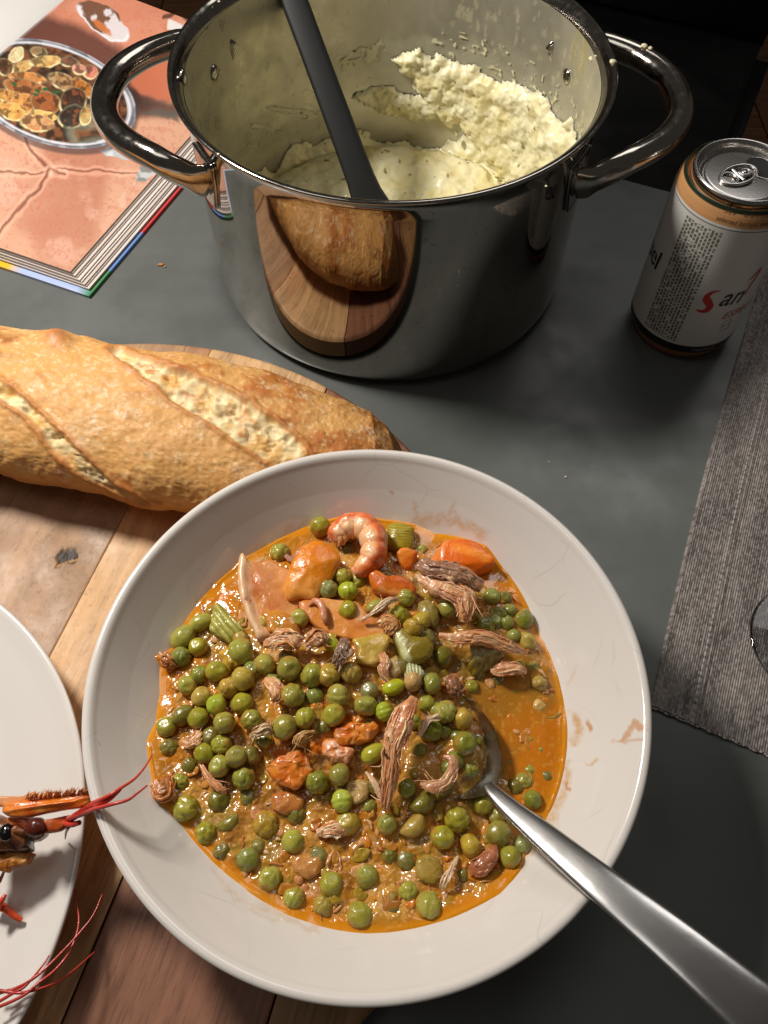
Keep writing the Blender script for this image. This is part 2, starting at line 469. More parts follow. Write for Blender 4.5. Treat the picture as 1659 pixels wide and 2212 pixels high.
wob = np.stack([fbm(Pf, 14, 3, 61), fbm(Pf, 14, 3, 62)], 1) * 7
q = pp + wob
s1 = polydist(q, [(222, 754), (262, 748), (320, 768), (400, 798), (476, 826), (532, 862), (600, 905), (655, 944), (680, 985), (650, 1030), (590, 1012), (556, 992), (500, 955), (437, 916), (375, 872), (314, 826), (262, 784)])
s2 = polydist(q, [(-40, 800), (5, 812), (70, 865), (120, 925), (190, 985), (250, 1040), (345, 1092), (300, 1092), (215, 1052), (150, 1010), (95, 960), (55, 905), (0, 868), (-40, 850)])
for s in (s1, s2): s[topm < .3] = -99
big = fbm(Pf, 26, 3, 71); med = fbm(Pf, 6, 4, 72); fine = fbm(Pf, 1.8, 3, 73)
crease = fbm(Pf * [1.0, 1, 1], 3.2, 3, 74)
disp = big * .9 + med * .45 + np.abs(crease) * -.4 + fine * .14
c_gold = lin((212, 158, 92)); c_dark = lin((184, 114, 54)); c_brn = lin((120, 62, 26)); c_fl = lin((226, 204, 172)); c_crumb = lin((230, 208, 160)); c_cr2 = lin((218, 168, 92))
col = mix(c_gold, c_dark, sstep(-.1, .75, big + .5 * med))
col = mix(col, c_brn, sstep(.45, .95, fbm(Pf, 18, 4, 75) + .35 * med) * .45)
# darker towards the base and tip of the loaf
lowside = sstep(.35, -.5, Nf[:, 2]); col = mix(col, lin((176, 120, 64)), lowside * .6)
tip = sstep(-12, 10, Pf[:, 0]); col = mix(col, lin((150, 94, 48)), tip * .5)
flour = sstep(.15, .65, fbm(Pf, 10, 3, 76)) * sstep(-.1, .4, fbm(Pf, 1.3, 2, 77)) * sstep(-.2, .5, Nf[:, 2])
col = mix(col, c_fl, flour * .45)
speck = sstep(.52, .7, fbm(Pf, 1.9, 2, 78)); col = mix(col, lin((238, 205, 150)), speck * .5 * sstep(-.2, .4, Nf[:, 2]))
for s, deep in ((s1, 1.0), (s2, .8)):
    inn = sstep(3, 13, s); edge = np.exp(-((s - 1) / 6.0) ** 2)
    cav = fbm(Pf, 5.5, 3, 80); holes = sstep(.12, .5, cav) 
    disp = disp - inn * (1.5 * deep) + edge * 1.1 + inn * (fbm(Pf, 6.0, 3, 81) * 1.5 - holes * 1.5 * deep)
    web = sstep(-.35, .55, fbm(Pf, 9, 3, 83))
    cc = mix(c_crumb, c_cr2, web * .9); cc = mix(cc, lin((196, 120, 50)), sstep(.35, .9, fbm(Pf, 7, 3, 84)) * .8)
    cc = mix(cc, lin((240, 226, 190)), holes * .35)
    col = mix(col, cc, inn); col = mix(col, lin((176, 96, 36)), edge * .55 * (1 - inn))
# ear at the far upper edge (torn crust)
ear = np.exp(-((pp[:, 0] - 120) / 32) ** 2 - ((pp[:, 1] - 733) / 14) ** 2); disp += ear * 4.5; col = mix(col, lin((176, 96, 48)), ear * .7)
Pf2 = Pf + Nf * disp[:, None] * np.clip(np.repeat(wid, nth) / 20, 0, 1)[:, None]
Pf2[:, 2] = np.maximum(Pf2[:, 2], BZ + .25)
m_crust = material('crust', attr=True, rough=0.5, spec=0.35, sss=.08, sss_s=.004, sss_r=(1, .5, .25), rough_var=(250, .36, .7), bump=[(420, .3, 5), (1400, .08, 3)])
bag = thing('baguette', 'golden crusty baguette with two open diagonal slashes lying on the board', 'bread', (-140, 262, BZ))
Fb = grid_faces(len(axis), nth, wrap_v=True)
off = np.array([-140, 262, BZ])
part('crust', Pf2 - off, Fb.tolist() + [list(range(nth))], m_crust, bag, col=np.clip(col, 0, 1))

# ================================================================== stock pot
PC = np.array([3.2, 437.8]); 
m_steel = material('polished_steel', (176, 170, 162), rough=0.04, metal=1.0, rough_var=(40, .02, .07), bump=[(14, .03, 2)],
                   var=[dict(col=(150, 144, 136), scale=60, stretch=(1, 1, .15), lo=.45, hi=.7, amt=.35), dict(col=(112, 108, 102), scale=330, lo=.63, hi=.67, amt=.4), dict(col=(196, 192, 186), scale=90, stretch=(1, 1, .3), lo=.6, hi=.66, amt=.3)])
m_rim = material('rim_steel', (170, 164, 156), rough=0.12, metal=1.0, rough_var=(200, .08, .2))
m_in = material('brushed_steel', attr=True, rough=0.36, metal=.6, spec=.5, rough_var=(60, .25, .5), bump=[(300, .06, 4, (1, 1, .2))])
pot = thing('stock_pot', 'large shiny stainless steel pot with two tubular loop handles', 'pot', (PC[0], PC[1], 0))
prof = [(0, .6), (106, .6), (109.5, 1.2), (112.5, 3.4), (114.3, 6.5), (114.9, 10), (115, 60), (115, 118), (115.2, 130), (116.5, 134.2), (118.6, 136.4), (119.9, 137.2)]
part('body', *lathe(prof, 256, step=6), m_steel, pot)
part('rim', *lathe([(119.6, 136.9), (120.6, 137.3), (120.9, 138.1), (120.4, 138.9), (119.3, 139.1), (117.8, 138.5), (116.2, 137.2), (114.6, 135.0), (113.7, 132.0)], 256), m_rim, pot)
# interior with starchy film and splashes
pile_px = [(331.8 + .6 * x, .6 * y) for x, y in [(830, 225), (900, 205), (1000, 200), (1130, 212), (1200, 262), (1330, 300), (1420, 350), (1490, 430), (1530, 520), (1540, 640), (1240, 700), (1150, 505), (1000, 455), (870, 400), (740, 372), (700, 345), (760, 325), (880, 340), (960, 310), (850, 290)]]
rings = resample([(0, 3.2), (107, 3.2), (110.5, 4.2), (112.6, 6.4), (113.4, 10), (113.5, 132.1)], 1.1)
segI = 620
V, F = lathe(rings, segI); F = F[:, ::-1]
Pw = V + np.array([PC[0], PC[1], 0]); pp = proj(Pw)
thw = np.arctan2(V[:, 1], V[:, 0]); wl = np.stack([thw * 113, V[:, 2], np.zeros(len(V))], 1)
base = np.broadcast_to(lin((196, 190, 172)), (len(V), 3)).copy()
film = sstep(-.35, .5, fbm(wl * [1, .35, 1], 22, 4, 201)) * .8
film = np.maximum(film, sstep(760, 560, pp[:, 0]) * .8)
swirl = sstep(-.2, .5, fbm(wl * [.3, 1, 1], 9, 4, 205)) * sstep(260, 330, pp[:, 1] + (830 - pp[:, 0]) * .35) * sstep(860, 700, pp[:, 0])
col = mix(base, lin((178, 174, 156)), film)
col = mix(col, lin((204, 200, 178)), swirl * .7)
spots = sstep(.50, .62, fbm(wl * [1.4, .8, 1], 4.0, 2, 207)) * sstep(900, 1000, pp[:, 0]) * sstep(.0, .4, fbm(wl, 26, 2, 208) + .25)
col = mix(col, lin((225, 218, 190)), spots * .8)
drk = sstep(.5, .75, fbm(wl, 3.5, 3, 209)) * sstep(820, 700, pp[:, 0]); col = mix(col, lin((120, 114, 88)), drk * .25)
streak = sstep(.1, .55, fbm(wl * [1, .12, 1], 5, 3, 211)) * sstep(1225, 1240, pp[:, 0]); col = mix(col, lin((200, 190, 140)), streak * .8)
near_ = sstep(-55, -4, polydist(pp + np.stack([fbm(wl, 12, 4, 214), fbm(wl, 12, 4, 215)], 1) * 30, pile_px)); col = mix(col, lin((214, 210, 190)), near_ * .75)
part('interior', V, F, m_in, pot, col=col)
for (px, py) in ((463, 157), (1224, 165), (396, 166)):
    d_ = _rays([(px, py)])[0]; A0 = d_[0] ** 2 + d_[1] ** 2; B0 = -2 * (d_[0] * PC[0] + d_[1] * PC[1]); C0 = PC @ PC - 113.3 ** 2
    t_ = (-B0 + math.sqrt(max(0, B0 * B0 - 4 * A0 * C0))) / (2 * A0); q_ = d_ * t_; q_[2] += CAMH
    c = q_ - np.array([PC[0], PC[1], 0]); Vi, Fi = ico(3); n = np.array([c[0], c[1], 0]); n /= np.linalg.norm(n); t = np.array([-n[1], n[0], 0])
    Vr = c + Vi[:, :1] * n * 2.2 + Vi[:, 1:2] * t * 4.6 + Vi[:, 2:] * np.array([0, 0, 4.6])
    part('rivet', Vr, Fi, m_rim, pot)
def handle(sx):
    uv = [(97, -62), (107, -62), (118, -59.5), (131, -52), (147, -38), (158, -20), (161.5, 0), (158.5, 21), (148, 38), (133, 50), (118, 57), (107, 59.5), (97, 59)]
    P2 = catmull(uv, 60); s = np.linspace(0, 1, 60)
    z = 104 + 12 * np.minimum(1, np.sin(s * math.pi) * 1.6)
    path = np.c_[sx * P2[:, 0], P2[:, 1], z]
    r = np.interp(s, [0, .08, .2, .35, .5, .65, .8, .92, 1], [1.6, 4.2, 6.6, 7.4, 7.7, 7.4, 6.6, 4.2, 1.6])
    fl = np.interp(s, [0, .08, .2, .35, .65, .8, .92, 1], [5.0, 2.0, 1.1, 1, 1, 1.1, 2.0, 5.0])
    ho = part('handle', *tube(path, r, 28, flat=fl), m_rim, pot)
    for v in (-61, 57):
        a0 = math.atan2(v, sx * 101)
        A_ = np.linspace(a0 - .10, a0 + .10, 12); Z_ = np.linspace(90, 121, 12)
        V = []
        for rr in (115.3, 117.0):
            for a in A_:
                for zz in Z_:
                    k = 1 - .55 * ((121 - zz) / 31) ** 1.5
                    aa = a0 + (a - a0) * k; V.append((rr * math.cos(aa), rr * math.sin(aa), zz))
        V = np.array(V); n = 144; F = grid_faces(12, 12).tolist(); F2 = [[i + n for i in f[::-1]] for f in F]
        bd = [i * 12 for i in range(12)] + [132 + j for j in range(1, 12)] + [i * 12 + 11 for i in range(10, -1, -1)] + [j for j in range(10, 0, -1)]
        S = [[bd[i], bd[(i + 1) % len(bd)], bd[(i + 1) % len(bd)] + n, bd[i] + n] for i in range(len(bd))]
        part('bracket', V, F + F2 + S, m_rim, ho)
handle(-1); handle(1)

# ---- mashed potato on the floor and up the wall of the pot
nr, ns = 560, 260
pr = resample([(0, 3.3), (107, 3.3), (110.4, 4.4), (112.4, 6.6), (113.2, 10), (113.2, 96)], .75)
seg = 760
V, F = lathe(pr, seg)
dpr = np.gradient(pr, axis=0); dpr /= np.linalg.norm(dpr, axis=1)[:, None]
nn2 = np.stack([-dpr[:, 1], dpr[:, 0]], 1)            # inward / upward normal of the profile
tha = np.linspace(0, 2 * math.pi, seg, endpoint=False)
Nv = np.stack([np.outer(np.cos(tha), nn2[:, 0]), np.outer(np.sin(tha), nn2[:, 0]), np.outer(np.ones(seg), nn2[:, 1])], 2).reshape(-1, 3)
Pw = V + np.array([PC[0], PC[1], 0]); pp = proj(Pw)
arc = np.r_[0, np.cumsum(np.hypot(*np.diff(pr, axis=0).T))]
W2 = Pw.copy()
wob = np.stack([fbm(W2, 16, 4, 301), fbm(W2, 16, 4, 302)], 1)
q = pp + wob * 26
z2 = lambda x, y: (331.8 + .6 * x, .6 * y)
pile = polydist(q, [z2(*a) for a in [(830, 225), (900, 205), (1000, 200), (1130, 212), (1200, 262), (1330, 300), (1420, 350), (1490, 430), (1530, 520), (1540, 640), (1240, 700), (1190, 560), (1150, 505), (1100, 450), (1040, 440), (1000, 455), (870, 400), (740, 372), (700, 345), (760, 325), (880, 340), (960, 310), (850, 290)]])
pool = polydist(q, [z2(*a) for a in [(400, 590), (470, 545), (560, 520), (640, 500), (760, 480), (830, 495), (920, 515), (1000, 528), (1060, 480), (1120, 470), (1180, 520), (1240, 600), (1330, 800), (280, 800), (330, 640)]])
smear = polydist(q, [z2(*a) for a in [(650, 200), (740, 150), (850, 130), (880, 170), (790, 240), (700, 265)]])
thinl = polydist(q, [z2(*a) for a in [(300, 470), (420, 400), (560, 340), (640, 330), (640, 420), (520, 470), (400, 520)]])
bound = np.minimum(sstep(-2, 26, pile), 1)
lump = fbm(W2, 11, 4, 303, .5)
Tk = np.full(len(V), -1.0)
Tk = np.maximum(Tk, np.where(pile > 0, sstep(0, 12, pile) * 1.2 + bound * (4.6 + 3.0 * lump + 1.1 * fbm(W2, 4.5, 3, 305)), -1))
Tk = np.maximum(Tk, np.where(pool > 0, sstep(0, 6, pool) * .8 + sstep(0, 45, pool) * (6.5 + 3.2 * fbm(W2, 22, 3, 304) + .9 * fbm(W2, 8, 2, 320)) + .35 * fbm(W2, 4, 3, 306), -1))
sm = sstep(0, 10, smear) * sstep(-.35, .25, fbm(W2, 4, 3, 307)); Tk = np.maximum(Tk, np.where(sm > .3, sm * .35, -1))
tl = sstep(0, 20, thinl) * sstep(-.1, .3, fbm(np.c_[pp[:, 0] * .25 + pp[:, 1] * .2, pp[:, 1] * 1.0, pp[:, 0] * 0], 16, 3, 308)); Tk = np.maximum(Tk, np.where(tl > .4, tl * .25, -1))
bits = sstep(.53, .6, fbm(np.stack([thw[:1].repeat(len(V)) * 0 + np.arctan2(V[:, 1], V[:, 0]) * 113, V[:, 2], V[:, 0] * 0], 1), 3.2, 2, 310)) * (pp[:, 0] > 930) * (pp[:, 1] < 300)
Tk = np.maximum(Tk, np.where(bits > .5, .7, -1))
near = V[:, 1] < -70                                       # the near part of the pool simply fills the floor
Tk = np.where(near & (arc[None].repeat(seg, 0).ravel() < 118), np.maximum(Tk, 7.5), Tk)
keep = Tk > 0
Vm = V + Nv * np.maximum(Tk, .02)[:, None]
fk = F[keep[F].all(1)]
used = np.unique(fk); remap = -np.ones(len(V), int); remap[used] = np.arange(len(used))
base = mix(lin((238, 230, 190)), lin((230, 218, 164)), sstep(-.3, .6, fbm(W2, 12, 3, 311)))
base = mix(base, lin((200, 197, 172)), np.clip(1 - Tk / 2.2, 0, 1) * .6)
spk = sstep(.95, .99, fbm(W2, 4.4, 2, 312)); base = mix(base, lin((110, 100, 60)), spk * .8)
m_mash = material('mash', attr=True, rough=0.38, spec=0.45, sss=.25, sss_s=.004, sss_r=(1, .8, .45), coat=.15, bump=[(350, .22, 3)])
mash = part('mashed_potato', Vm[used] + np.array([0, 0, 0]), remap[fk].tolist(), m_mash, None, loc=(PC[0], PC[1], .3), col=base[used])
tag(mash, 'creamy pale yellow mashed potato heaped inside the steel pot', 'mashed potato')

# ---- splashes on the rim and handle (part of the mash that dried on the pot)
m_drop = material('mash_drop', (226, 216, 180), rough=.45, sss=.2, sss_s=.002)
for (px, py, z, s) in [(1324, 133, 139, 1.9), (1278, 127, 128, 1.8), (1392, 99, 124, 1.9), (1405, 104, 124, 1.3), (1287, 121, 139, .8), (473, 3, 139, .8), (748, 424, 139.3, .6), (1180, 402, 139.3, .7), (472, 333, 139.3, .8)]:
    c = at(px, py, z); Vi, Fi = ico(2)
    part('mash_splash', (c - np.array([PC[0], PC[1], 0])) + Vi * np.array([s, s, s * .6]) * (1 + .2 * NR.randn(len(Vi), 1) * .5), Fi, m_drop, pot)

# ---- ladle
m_nylon = material('black_nylon', (26, 27, 27), rough=0.42, spec=0.5, bump=[(500, .02)])
Bp = at(796, 432, 38); Tp = np.array([-73.0, 556, 150]); dv = (Tp - Bp) / np.linalg.norm(Tp - Bp)
ladle = thing('ladle', 'black nylon spoon handle leaning diagonally in the pot of mash', 'ladle', Bp)
cp = np.array([0, 0, CAMH]) - Bp; cp /= np.linalg.norm(cp); sd = np.cross(dv, cp); sd /= np.linalg.norm(sd); fr = np.cross(sd, dv)
def bar(ss, ww, tt):
    V = []; n = 20
    for s, w, t in zip(ss, ww, tt):
        for k in range(n):
            a = 2 * math.pi * k / n; cx = np.sign(math.cos(a)) * abs(math.cos(a)) ** .45; sx_ = np.sign(math.sin(a)) * abs(math.sin(a)) ** .55
            V.append(dv * s + sd * w * cx + fr * t * sx_)
    F = grid_faces(len(ss), n, wrap_v=True).tolist() + [list(range(n)), list(range((len(ss) - 1) * n, len(ss) * n))[::-1]]
    return np.array(V), F
part('handle', *bar([-14, -4, 4, 14, 40, 90, 170, 300, 306], [15, 12.4, 10.4, 9.4, 8.9, 8.3, 8.2, 9.5, 7], [3.5, 3.6, 4, 4.4, 4.6, 4.6, 4.6, 4.2, 2.5]), m_nylon, ladle)
bz = dv * -28; Vi, Fi = ico(4)
Vh = bz + dv * Vi[:, :1] * 22 + sd * Vi[:, 1:2] * 24 + fr * np.where(Vi[:, 2:] > 0, -.2, 1) * Vi[:, 2:] * 9
Vh[:, 2] = np.maximum(Vh[:, 2], 6.0 - Bp[2])
part('spoon_head', Vh, Fi, m_nylon, ladle)
# ================================================================== cookbook
m_paper = material('paper_edge', attr=True, rough=0.55, spec=.3)
m_print = material('glossy_print', attr=True, rough=0.22, spec=.5, bump=[(30, .25, 2)])
m_cover = material('book_cover', attr=True, rough=0.3, spec=.5)
K0 = np.array([-195.0, 397.0]); ku = np.array([-.923, .385]); kv = np.array([.385, .923])
def bk(u, v, z): 
    u = np.asarray(u, float); v = np.asarray(v, float)
    return np.stack([u * ku[0] + v * kv[0], u * ku[1] + v * kv[1], np.broadcast_to(z, u.shape) + u * 0], -1)
book = thing('cookbook', 'open cookbook lying left of the pot, its page showing a dish of clams', 'book', (K0[0], K0[1], 0))
BL = 300.0
def uv_at(px, py, z):
    d = at(px, py, z)[:2] - K0; return d @ ku, d @ kv
# cover board with printed coloured edge
n1, n2 = 40, 300
us = np.linspace(0, 430, n1); vs_ = np.linspace(0, BL, n2)
G = np.array([(u, v) for u in us for v in vs_])
vr = [uv_at(.4 * x, .4 * y, 2.5)[1] for x, y in [(480, 1600), (590, 1460), (775, 1255), (985, 1010)]]
col = np.broadcast_to(lin((214, 208, 200)), (len(G), 3)).copy()
right = G[:, 0] < 9
for lo, hi, c in ((-5, vr[1], (48, 128, 72)), (vr[1], vr[2], (92, 136, 200)), (vr[2], vr[3], (196, 36, 40))):
    col[right & (G[:, 1] >= lo) & (G[:, 1] < hi)] = lin(c)
ub = uv_at(.4 * 135, .4 * 1440, 2.5)[0]
bot = (G[:, 1] < 5) & (G[:, 0] >= 4)
col[bot & (G[:, 0] < ub)] = lin((168, 184, 222)); col[bot & (G[:, 0] >= ub)] = lin((226, 178, 40))
Vt = bk(G[:, 0], G[:, 1], 2.9)
zt = np.full(len(G), 2.9) - .6 * np.exp(-np.minimum(G[:, 0], G[:, 1]) / .8)
Vt[:, 2] = zt; F = grid_faces(n1, n2)
# make it a closed board
Vb = Vt.copy(); Vb[:, 2] = .3; n = len(Vt)
loop = [j for j in range(n2)] + [i * n2 + n2 - 1 for i in range(1, n1)] + [(n1 - 1) * n2 + j for j in range(n2 - 2, -1, -1)] + [i * n2 for i in range(n1 - 2, 0, -1)]
S = [[loop[i], loop[(i + 1) % len(loop)], loop[(i + 1) % len(loop)] + n, loop[i] + n] for i in range(len(loop))]
part('cover', np.vstack([Vt, Vb]), F.tolist() + [f[::-1] for f in (F + n).tolist()] + S, m_cover, book, col=np.vstack([col, col]), smooth=False)
part('spine_lining', *box((-1, -1, 0), (1, 1, .1)), m_paper, book, col=lin((200, 196, 190))).location = (bk(214, 150, 3.2) * MM).tolist()
# bundles of pages, fanned out
def leaf_z(u, k, top):
    # pages rise slightly from the fore edge and dip into the gutter at u=208
    return 3.2 + k * 1.12 + np.minimum(u / 40, 1) * .6 + 9 * np.exp(-((u - 150) / 55) ** 2) * (k / 9) - 16 * np.exp(-((u - 208) / 13.0) ** 2) * (k / 9) * .72
NB = 9
for k in range(NB):
    u0 = 2.2 + k * 1.55 + [0, .6, -.3, .5, 0, .7, -.2, .4, 0][k]; v0 = 4.0 + k * .25 + (.4 if k % 2 else 0)
    uu = np.r_[np.linspace(u0, 208, 46), ]; 
    V = []; 
    for zz in (0, 1.13):
        for u in uu:
            for v in (v0, BL - 3):
                q = bk(u, v, 0); z = max(3.2 + .05 * k, float(leaf_z(u - u0, k, 0))) + zz; V.append((q[0], q[1], z))
    n = len(uu) * 2; F = []
    for i in range(len(uu) - 1):
        a = i * 2; F += [[a, a + 2, a + 3, a + 1], [a + n, a + 1 + n, a + 3 + n, a + 2 + n], [a, a + n, a + 2 + n, a + 2], [a + 1, a + 3, a + 3 + n, a + 1 + n]]
    F += [[0, 1, 1 + n, n]]
    tone = [(206, 196, 190), (226, 220, 214), (196, 182, 174), (230, 224, 218), (212, 200, 192), (232, 226, 220), (200, 186, 178), (226, 218, 210), (232, 226, 220)][k]
    part('page_bundle', np.array(V), F, m_paper, book, col=lin(tone), smooth=False)
# left-hand half
V = []; uu = np.linspace(208, 424, 46)
for zz in (3.3, None):
    for u in uu:
        for v in (5, BL - 3):
            q = bk(u, v, 0); z = zz if zz else 3.4 + 10 * (1 - np.exp(-((u - 208) / 14.0))) + 7 * np.exp(-((u - 262) / 50) ** 2); V.append((q[0], q[1], z))
n = len(uu) * 2; F = []
for i in range(len(uu) - 1):
    a = i * 2; F += [[a, a + 1, a + 3, a + 2], [a + n, a + 2 + n, a + 3 + n, a + 1 + n], [a, a + 2, a + 2 + n, a + n], [a + 1, a + 1 + n, a + 3 + n, a + 3]]
F += [[2 * 45, 2 * 45 + 1, 2 * 45 + 1 + n, 2 * 45 + n]]
part('left_page_block', np.array(V), F, m_paper, book, col=lin((206, 203, 200)), smooth=False)
# the printed page
u0 = 2.2 + 8 * 1.55 - .5
nu, nv = 380, 520
us = np.linspace(u0, 207.5, nu); vs_ = np.linspace(5.5, BL - 3.2, nv)
U_, V_ = np.meshgrid(us, vs_, indexing='ij'); U_ = U_.ravel(); V_ = V_.ravel()
Q = bk(U_, V_, 0); Q[:, 2] = np.maximum(3.7, leaf_z(U_ - u0, 8, 0)) + 1.45
pp = proj(Q + np.array([K0[0], K0[1], 0]))
N3 = lambda s, o=3, seed=0: fbm(np.c_[pp, pp[:, 0] * 0], s, o, seed)
w = np.stack([N3(26, 3, 1), N3(26, 3, 2)], 1) * 5; q = pp + w
c = mix(lin((204, 156, 130)), lin((182, 126, 102)), sstep(-.3, .7, N3(150, 3, 3)))
c = mix(c, lin((214, 168, 148)), sstep(.2, .7, N3(60, 4, 4)) * .6)
c = mix(c, lin((186, 116, 98)), sstep(.35, .7, N3(14, 4, 5)) * .35); c = mix(c, lin((170, 96, 80)), sstep(.5, .75, N3(5, 3, 55)) * .4)
up = sstep(330, 150, pp[:, 1] + .15 * pp[:, 0]); c = mix(c, lin((214, 122, 92)), up * .5)
c = mix(c, lin((226, 214, 206)), sstep(.45, .75, N3(22, 5, 6)) * sstep(230, 330, pp[:, 0] + .2 * (pp[:, 1] - 400)) * sstep(330, 430, pp[:, 1]) * .5)
for pts, wd in (([(54, 295), (75, 335), (98, 358), (115, 368)], 5), ([(-10, 372), (60, 376), (108, 370), (130, 368), (200, 370), (300, 373)], 2.6), ([(112, 368), (90, 395), (50, 440), (18, 480), (-20, 525)], 4.5), ([(118, 372), (140, 380)], 3)):
    d = linedist(q, pts); c = mix(c, lin((96, 50, 40)), sstep(wd * 1.2, wd * .1, d) * .7); c = mix(c, lin((244, 190, 164)), np.exp(-((d - wd - 3) / 3) ** 2) * .35)
# shadow round the dish, printed as part of the page picture
dk = sstep(1.42, 1.0, elld(q, 150, 130, 175, 62, 24)); c = mix(c, lin((70, 42, 40)), dk * .85)
c = mix(c, lin((52, 40, 40)), sstep(34, 8, linedist(q, [(270, 150), (262, 190), (300, 235), (372, 236)])) * .8)
c = mix(c, lin((190, 108, 80)), sstep(0, 12, polydist(q, [(275, 118), (372, 108), (372, 222), (300, 214), (272, 170)])) * .9)
c = mix(c, lin((92, 88, 82)), sstep(0, 10, polydist(q, [(300, 240), (392, 228), (396, 272), (345, 262), (310, 250)])) * .8)
# folded grey cloth
for pl, cc in (([(212, 327), (285, 290), (372, 328), (352, 362), (318, 392), (294, 395), (298, 352), (262, 344)], (176, 180, 184)), ([(298, 352), (352, 358), (318, 394), (293, 396)], (128, 130, 128))):
    s = sstep(-1, 3, polydist(q, pl)); t = mix(lin(cc), lin((214, 216, 218)), sstep(-.1, .6, N3(14, 4, 8)) * .6)
    c = mix(c, t, s)
c = mix(c, lin((110, 112, 112)), sstep(2.2, .8, linedist(q, [(236, 322), (282, 296)])) * .5); c = mix(c, lin((110, 112, 112)), sstep(2.5, .8, linedist(q, [(300, 372), (330, 350)])) * .4)
# the dish
E = elld(pp, 112, 202, 188, 108, 19)
c = mix(c, lin((60, 56, 60)), sstep(1.06, 1.0, elld(pp, 112, 212, 188, 108, 19)) * .7)
c = mix(c, mix(lin((112, 112, 120)), lin((170, 170, 178)), sstep(-.4, .5, N3(20, 3, 9))), sstep(1.012, .995, E))
c = mix(c, lin((214, 214, 220)), np.exp(-((E - .93) / .018) ** 2) * .9)
c = mix(c, lin((70, 70, 74)), np.exp(-((E - .965) / .014) ** 2) * .5)
food = sstep(.905, .89, E)
fc = mix(lin((60, 44, 34)), lin((120, 78, 52)), sstep(-.4, .5, N3(18, 4, 10)))
fc = mix(fc, lin((34, 30, 28)), sstep(.1, .5, N3(24, 3, 11)) * .8)
fc = mix(fc, lin((150, 150, 130)), sstep(20, 0, np.abs(polydist(q, [(150, 268), (260, 268), (250, 300), (160, 312)]))) * .5)
c = mix(c, fc, food)
def z3(x, y): return .28 * x, .28 * y
shells = [(125, 420, 75, 48, -50, (232, 220, 170)), (300, 400, 70, 42, 15, (150, 128, 92)), (160, 520, 100, 45, -25, (196, 160, 100)), (350, 470, 130, 45, -5, (214, 176, 110)),
          (540, 480, 70, 40, 10, (110, 80, 66)), (40, 520, 70, 60, 60, (104, 84, 60)), (210, 600, 150, 42, 8, (206, 140, 80)), (490, 640, 130, 62, 30, (170, 140, 100)),
          (200, 680, 175, 72, 14, (170, 110, 66)), (640, 680, 110, 60, 35, (186, 120, 60)), (55, 740, 90, 50, 10, (200, 150, 84)), (190, 800, 115, 75, 12, (212, 150, 84)),
          (350, 790, 120, 90, 20, (150, 92, 56)), (560, 780, 95, 110, 40, (70, 52, 44)), (100, 860, 125, 70, 20, (222, 172, 96)), (330, 890, 120, 38, 6, (224, 184, 112)),
          (560, 900, 110, 85, -15, (62, 58, 52)), (290, 950, 130, 65, 5, (214, 160, 110)), (660, 890, 50, 80, 20, (196, 170, 110)), (700, 560, 60, 50, 20, (206, 130, 110)), (610, 540, 60, 40, 10, (216, 150, 130))]
for i, (x, y, a, b, ang, cc) in enumerate(shells):
    X, Y = z3(x, y); e = elld(q * .5 + pp * .5, X, Y, a * .28, b * .28, ang)
    body = mix(lin(cc) * .75, lin(cc), sstep(-.4, .5, N3(9, 3, 20 + i)))
    bits = sstep(.15, .5, N3(10, 3, 50 + i)); body = mix(body, lin((176, 92, 50)), bits * .4 * (e < .8))
    body = mix(body, lin((52, 36, 30)), sstep(.05, .45, N3(12, 3, 80 + i)) * .7)
    k = sstep(1.04, .97, e) * food; c = mix(c, body, k)
    lower = sstep(-.3, .5, (pp[:, 1] - Y) / (b * .28))
    c = mix(c, lin((244, 228, 176)), np.exp(-((e - .96) / (1.6 / (b * .28) + .02)) ** 2) * food * (.1 + .7 * lower * sstep(-.5, .4, N3(16, 2, 200 + i))))
for (x, y) in ((290, 690), (430, 720), (350, 690), (270, 720), (100, 640)):
    X, Y = z3(x, y); c = mix(c, lin((44, 92, 52)), sstep(1, .6, elld(q, X, Y, 7, 4, 20)) * food)
# oyster on the salt and a torn white piece
e = elld(q, 224, 45, 68, 30, 36); c = mix(c, mix(lin((216, 206, 208)), lin((120, 84, 66)), sstep(-.15, .25, N3(30, 4, 120) + (45 - pp[:, 1]) * .012)), sstep(1.04, .96, e))
c = mix(c, lin((232, 226, 230)), np.exp(-((e - .93) / .06) ** 2) * sstep(0, .4, (pp[:, 1] - 45 - (pp[:, 0] - 224) * .6) / 25 + .3))
c = mix(c, lin((204, 120, 66)), sstep(1, .7, elld(q, 222, 58, 30, 9, 40)) * .8)
c = mix(c, lin((226, 220, 216)), sstep(0, 4, polydist(q, [(362, 36), (405, 52), (395, 68), (360, 66)])))
c = mix(c, lin((40, 26, 24)), sstep(8, 2, linedist(q, [(356, 36), (380, 27), (410, 44)])) * .8)
part('printed_page', Q, grid_faces(nu, nv)[:, ::1], m_print, book, col=np.clip(c, 0, 1))

